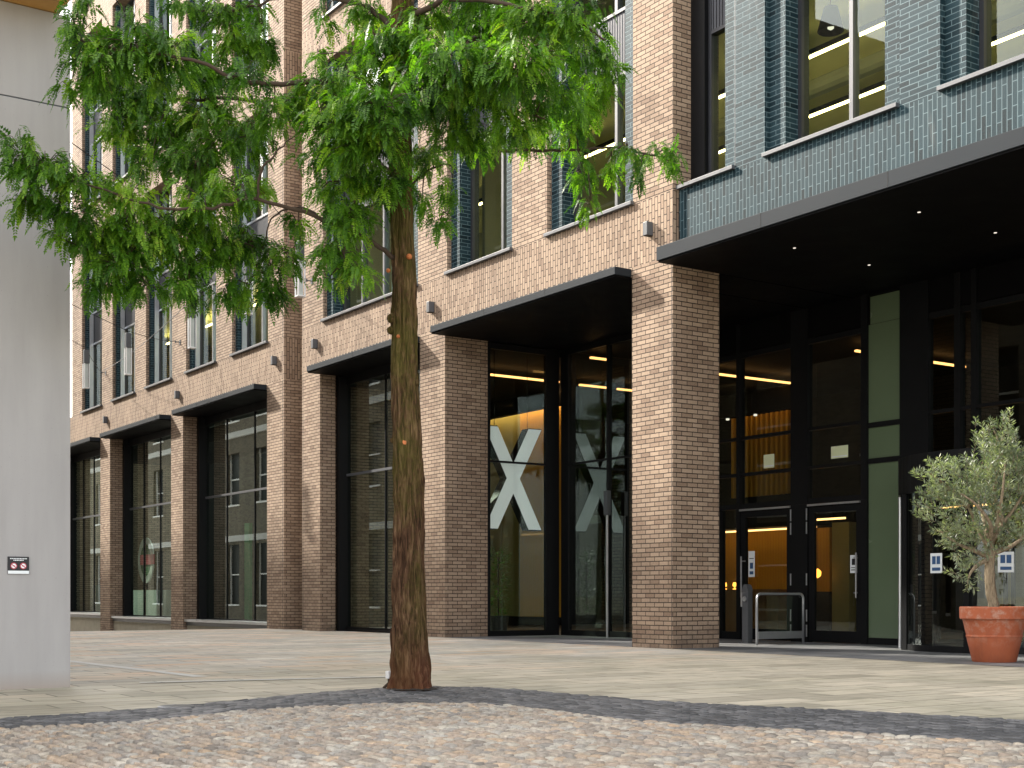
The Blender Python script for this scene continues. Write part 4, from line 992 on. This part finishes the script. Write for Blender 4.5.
# limbs  (px, py, depth offset) polylines
LIMBS = [
 ([(400, 262, 0), (365, 238, -.25), (325, 220, -.5), (258, 200, -.7), (205, 209, -.8), (150, 205, -.9), (95, 186, -1.0), (40, 172, -1.0)], .024),
 ([(258, 200, -.7), (262, 170, -.8), (280, 150, -.8), (300, 130, -.8)], .014),
 ([(205, 209, -.8), (170, 212, -.5), (135, 240, -.5), (110, 270, -.5)], .013),
 ([(325, 220, -.5), (300, 208, -.2), (275, 215, 0), (262, 250, .0), (250, 285, .1)], .012),
 ([(400, 180, 0), (360, 150, .3), (300, 118, .5), (240, 100, .6), (180, 100, .7), (120, 95, .7), (90, 90, .6)], .030),
 ([(400, 90, 0), (375, 62, -.3), (340, 78, -.5), (282, 84, -.7), (235, 78, -.9), (190, 60, -1.0), (120, 50, -1.0), (80, 40, -1.0)], .032),
 ([(401, 40, 0), (378, 14, .2), (345, 0, .4), (300, -8, .5), (240, 10, .6), (190, 10, .6)], .03),
 ([(403, 210, 0), (378, 190, -.3), (355, 200, -.5), (345, 235, -.5), (345, 270, -.5)], .018),
 ([(401, 120, 0), (370, 110, .5), (345, 120, .9), (320, 130, 1.2)], .025),
 ([(402, 130, 0), (440, 110, -.3), (480, 104, -.5), (510, 110, -.6), (545, 119, -.7)], .026),
 ([(401, 70, 0), (440, 52, .3), (480, 38, .5), (540, 35, .6), (590, 40, .7), (610, 60, .7)], .03),
 ([(402, 20, 0), (450, 0, -.4), (510, 5, -.8), (570, 20, -1.0), (605, 40, -1.0)], .03),
 ([(402, 165, 0), (440, 150, .5), (500, 150, .8), (560, 150, .9), (610, 148, .9), (650, 155, .8), (678, 162, .8)], .024),
 ([(402, 195, 0), (430, 170, .2), (450, 165, .3), (452, 190, .3), (448, 215, .3)], .012),
 ([(402, 110, 0), (430, 90, -.7), (470, 70, -1.1), (520, 70, -1.3)], .024),
 ([(402, 150, 0), (385, 130, -.6), (370, 110, -1.1), (355, 100, -1.3)], .022),
 ([(403, -20, 0), (350, -50, .3), (260, -50, .6), (170, -30, .8)], .03), ([(404, -60, 0), (470, -80, -.3), (560, -60, -.5)], .03), ([(404, -120, 0), (340, -160, -.4), (270, -150, -.6)], .025), ([(404, -150, 0), (440, -200, .4), (520, -200, .6)], .02)]
br_ = MB(); allp = []
for (pl_, r0) in LIMBS:
    P = spl([tuple(tp(*q_)) for q_ in pl_], 6)
    for i in range(1, len(P)-1): P[i] = P[i]+Vector((rnd.uniform(-.012, .012), rnd.uniform(-.012, .012), rnd.uniform(-.012, .012)))
    br_.tube(P, [r0*(1-.8*i/len(P)) for i in range(len(P))], 8, cap=False); allp += P[5:]
BLOBS = [(22,158,22,18,-1.0),(45,170,30,22,-1.0),(30,200,18,22,-1.0),(80,185,30,14,-.9),(70,215,28,16,-.8),(95,235,34,22,-.6),(62,245,10,12,-.7),(118,268,38,24,-.5),(105,290,26,14,-.5),(140,235,38,26,-.5),(175,235,38,24,-.4),(130,200,34,16,-.7),(150,292,22,10,-.4),(185,268,22,24,-.3),
 (80,38,18,22,-1.0),(98,70,28,30,-1.0),(70,92,10,10,-1.0),(118,100,28,32,.6),(132,45,36,26,-1.0),(120,135,26,18,.6),(165,60,34,26,-.9),(150,100,34,26,.7),(200,78,34,26,.6),(165,140,34,24,.6),(205,118,40,24,.5),(150,165,26,16,.3),(195,165,26,30,.3),(215,145,22,18,.3),(235,48,30,22,.6),(88,14,14,10,-1.0),
 (225,14,44,14,.6),(262,42,16,30,.5),(245,80,24,12,-.8),(275,115,26,16,-.6),(180,12,24,10,.6),(250,140,30,20,.3),
 (205,205,30,20,-.6),(240,190,30,22,-.5),(215,250,24,22,-.1),(245,250,34,26,0),(270,285,20,26,.1),(248,300,12,16,.1),(290,260,14,18,0),(190,290,14,20,-.3),(225,292,10,20,0),(298,228,12,10,-.2),
 (300,100,22,14,-.5),(340,92,40,26,-.6),(380,62,36,30,-.4),(350,125,44,24,-1.0),(385,110,30,34,-1.2),(370,150,42,24,-1.0),(325,160,30,22,.8),(345,185,34,22,-.5),(385,185,24,20,-.6),(345,225,24,22,-.5),(340,258,22,18,-.5),(358,275,16,16,-.5),(328,285,10,10,-.5),(318,60,8,10,0),(325,20,12,10,.4),(365,20,26,18,.3),
 (425,95,36,32,-.8),(415,50,30,26,-.5),(455,65,36,28,-1.1),(480,95,40,26,-.8),(455,130,36,22,-.4),(520,70,42,28,-1.2),(480,25,52,22,.4),(535,25,40,22,-.8),(575,22,30,20,-1.0),(580,55,34,24,.6),(545,100,40,20,-.6),(595,85,22,22,.7),(515,130,30,16,-.6),(480,145,22,16,.6),(430,165,18,20,.2),(450,195,8,20,.3),(440,225,6,8,.3),(422,205,9,16,.2),(535,140,22,14,.8),(572,135,22,18,.9),(582,175,12,22,.9),(590,208,8,10,.9),(612,70,12,16,.7),(575,110,30,16,.8),
 (628,152,16,10,.9),(655,160,18,10,.8),(640,176,7,12,.8),(672,164,10,6,.8),(612,172,7,14,.9),(430,20,34,18,0),(500,0,60,14,-.3),
 (300,-40,90,16,.5),(170,-32,60,20,.7),(480,-60,90,24,-.2),(560,-40,50,24,-.4),(380,-90,90,30,.1),(270,-140,60,34,-.5),(500,-190,70,34,.4),(400,-250,80,60,.1)]
lv = MB(); tw = MB()
def frond(p, d_, L, tone, npair=6):
    """a small feather: a thin rachis with paired leaflets, drooping at its tip"""
    side = d_.cross(Vector((0, 0, 1)))
    if side.length < .05: side = Vector((1, 0, 0))
    side.normalize(); roll = rnd.uniform(-.9, .9); side = (Matrix.Rotation(roll, 3, d_) @ side)
    q = Vector(p); dd = Vector(d_)
    for k in range(npair):
        t = (k+1)/npair; dd = (dd+Vector((0, 0, -.15))).normalized(); q = q+dd*L/npair
        ll = L*.28*(1-.45*t)*rnd.uniform(.85, 1.15)
        for s_ in (-1, 1):
            ax = (side*s_*.85+dd*.55+Vector((0, 0, rnd.uniform(-.35, .05)))).normalized(); nn_ = ax.cross(dd).cross(ax).normalized()*ll*.25
            m0 = q+ax*ll*.5; lv.add([q, m0+nn_, q+ax*ll, m0-nn_], [(0,1,2,3)]); lv.tone.append(tone)
    m0 = q+dd*L*.14; nn_ = side*L*.05; lv.add([q, m0+nn_, q+dd*L*.28, m0-nn_], [(0,1,2,3)]); lv.tone.append(tone)
S = ZT/FPX
for (bx, by, rx, ry, dz) in BLOBS:
    c0 = tp(bx, by-6, dz); near = min(allp, key=lambda p: (p-c0).length)
    mid = (near+c0)/2+Vector((0, 0, .05)); tw.tube([near, mid, c0], [.009, .007, .004], 5, cap=False)
    nt_ = max(4, int(rx*ry/22)); btone = rnd.gauss(.42, .10); brownish = (90 < bx < 190 and 165 < by < 245 and rnd.random() < .5)
    for i in range(nt_):
        t = rnd.uniform(0, 6.28); rr = math.sqrt(rnd.random())
        e = c0+RT*(rx*S*rr*math.cos(t))+Vector((0, 0, ry*S*rr*math.sin(t)))+FW*(rnd.uniform(-1, 1)*.32*math.sqrt(1-rr*rr*.8))
        st = c0.lerp(e, .25); dirn = (e-c0); 
        if dirn.length < .02: dirn = Vector((rnd.uniform(-1, 1), rnd.uniform(-1, 1), 0))
        dirn.normalize()
        hv = Vector((dirn.x+rnd.uniform(-.5, .5), dirn.y+rnd.uniform(-.5, .5), 0)).normalized() if True else dirn
        tw.tube([st, st.lerp(e, .6)+Vector((0, 0, .03)), e], [.004, .003, .002], 4, cap=False)
        tn = min(1, max(0, rnd.gauss(btone+.06, .19)))
        if brownish: tn = min(1, tn+.35)
        for k in range(6):
            fd = (hv*rnd.uniform(.3, 1)+Vector((rnd.uniform(-.7, .7), rnd.uniform(-.7, .7), rnd.uniform(-1.0, .25)))).normalized()
            p = st.lerp(e, .3+.75*k/5)+Vector((rnd.uniform(-.03, .03), rnd.uniform(-.03, .03), rnd.uniform(-.03, .03)))
            frond(p, fd, rnd.uniform(.11, .20), min(1, max(0, tn+rnd.uniform(-.08, .08))), 8)
lv.build('crown', M['leaf'], ST); 
for i in range(len(tw.f)): pass
br_.build('limbs', M['twig'], ST, smooth=True); tw.build('twigs', M['twig'], ST, smooth=True)
a_ = MB(); n_ = 40; ring_ = [(TX+(.24+.05*mn_.noise(Vector((math.cos(i*.157)*2, math.sin(i*.157)*2, 0))))*math.cos(i*2*math.pi/n_), TY+(.24+.05*mn_.noise(Vector((math.cos(i*.157)*2, math.sin(i*.157)*2, 3))))*math.sin(i*2*math.pi/n_)) for i in range(n_)]
a_.add([(x, y_, .016) for x, y_ in ring_]+[(TX, TY, .045)], [(i, (i+1) % n_, n_) for i in range(n_)]); tag(a_.build('tree_soil', M['soil']), kind='structure')
for (x, za, zb_) in ((-.03, .02, 6.3), (-15.0, .0, 13.5), (-13.82, .0, 13.5)):
    q = MB(); q.box(x-.006, x+.006, -.0015, .004, za, zb_); q.build('movement_joint', M['cloth'], B)
q = MB(); q.box(1.32, 1.332, VD+.0, VD+.004, 7.41, 13.5); q.build('movement_joint', M['sill'], B)
# small grey box and wooden stake at the trunk foot
ub = empty('ground_light', at(389, 690, 12.35)*1.0, label='small white box lamp on a stake at the foot of the tree', cat='ground lamp'); ub.location.z = .012
a_ = MB(); a_.box(-.03, .03, -.022, .022, .09, .16); a_.build('head', M['white'], ub, bevel=.004)
a_ = MB(); a_.tube([(0, 0, .09), (.0, 0, .05), (-.05, -.03, 0)], .014, 6); a_.tube([(0, 0, .06), (.05, .0, 0)], .012, 6); a_.build('stake', M['twig'], ub)

# ------------------------------------------------------------------ world, sun, camera
SUN = Vector((-.85, -.36, .64)).normalized()      # towards the sun
el = math.asin(SUN.z); az = math.atan2(SUN.x, SUN.y)
w = bpy.data.worlds.new('World'); sc.world = w; w.use_nodes = True; nt = w.node_tree
bg = nt.nodes['Background']; sky = nt.nodes.new('ShaderNodeTexSky'); sky.sky_type = 'NISHITA'; sky.sun_disc = False
sky.sun_elevation = el; sky.sun_rotation = az; sky.air_density = 1.0; sky.dust_density = 2.5; sky.ozone_density = 1.0
tc = nt.nodes.new('ShaderNodeTexCoord')
cl = noise(nt, scalev(nt, tc.outputs['Generated'], (1, 1, 2.2)), 2.6, 7, .6, .3)
cm = ramp(nt, cl, [(.36, (.25,)*3), (.58, (1,)*3)])
white = N(nt, 'ShaderNodeRGBToBW'); nt.links.new(sky.outputs[0], white.inputs[0])
cw = N(nt, 'ShaderNodeCombineColor'); 
lum = math_(nt, 'MULTIPLY_ADD', white.outputs[0], .9, 5.0)
nt.links.new(lum, cw.inputs[0]); nt.links.new(math_(nt, 'MULTIPLY', lum, .94), cw.inputs[1]); nt.links.new(math_(nt, 'MULTIPLY', lum, .86), cw.inputs[2])
mxs = mix(nt, math_(nt, 'MULTIPLY', cm, .85), sky.outputs[0], cw.outputs[0])
nt.links.new(mxs, bg.inputs[0]); bg.inputs[1].default_value = .15
sl = bpy.data.lights.new('sun', 'SUN'); sl.energy = 3.4; sl.angle = R(1.6); sl.color = (1, .93, .82)
so = bpy.data.objects.new('sun', sl); COL.objects.link(so); so.rotation_euler = SUN.to_track_quat('Z', 'Y').to_euler(); so.location = (0, -20, 40)

cd = bpy.data.cameras.new('camera'); cam = bpy.data.objects.new('camera', cd); COL.objects.link(cam); sc.camera = cam
cd.sensor_fit = 'HORIZONTAL'; cd.sensor_width = 36; cd.lens = 36*FPX/1024; cd.shift_y = (HY-384)/1024; cd.clip_end = 2000; cd.clip_start = .05
cam.location = EYE; cam.rotation_euler = (R(90), 0, math.atan2(-FW.x, FW.y))
sc.view_settings.view_transform = 'Standard'; sc.view_settings.look = 'None'; sc.view_settings.exposure = 1.58; sc.view_settings.gamma = 1
cy = sc.cycles; cy.max_bounces = 10; cy.diffuse_bounces = 3; cy.glossy_bounces = 4; cy.transparent_max_bounces = 14; cy.transmission_bounces = 4
cy.caustics_reflective = False; cy.caustics_refractive = False; cy.sample_clamp_indirect = 6
try: cy.use_denoising = True; cy.denoiser = 'OPENIMAGEDENOISE'
except Exception: pass
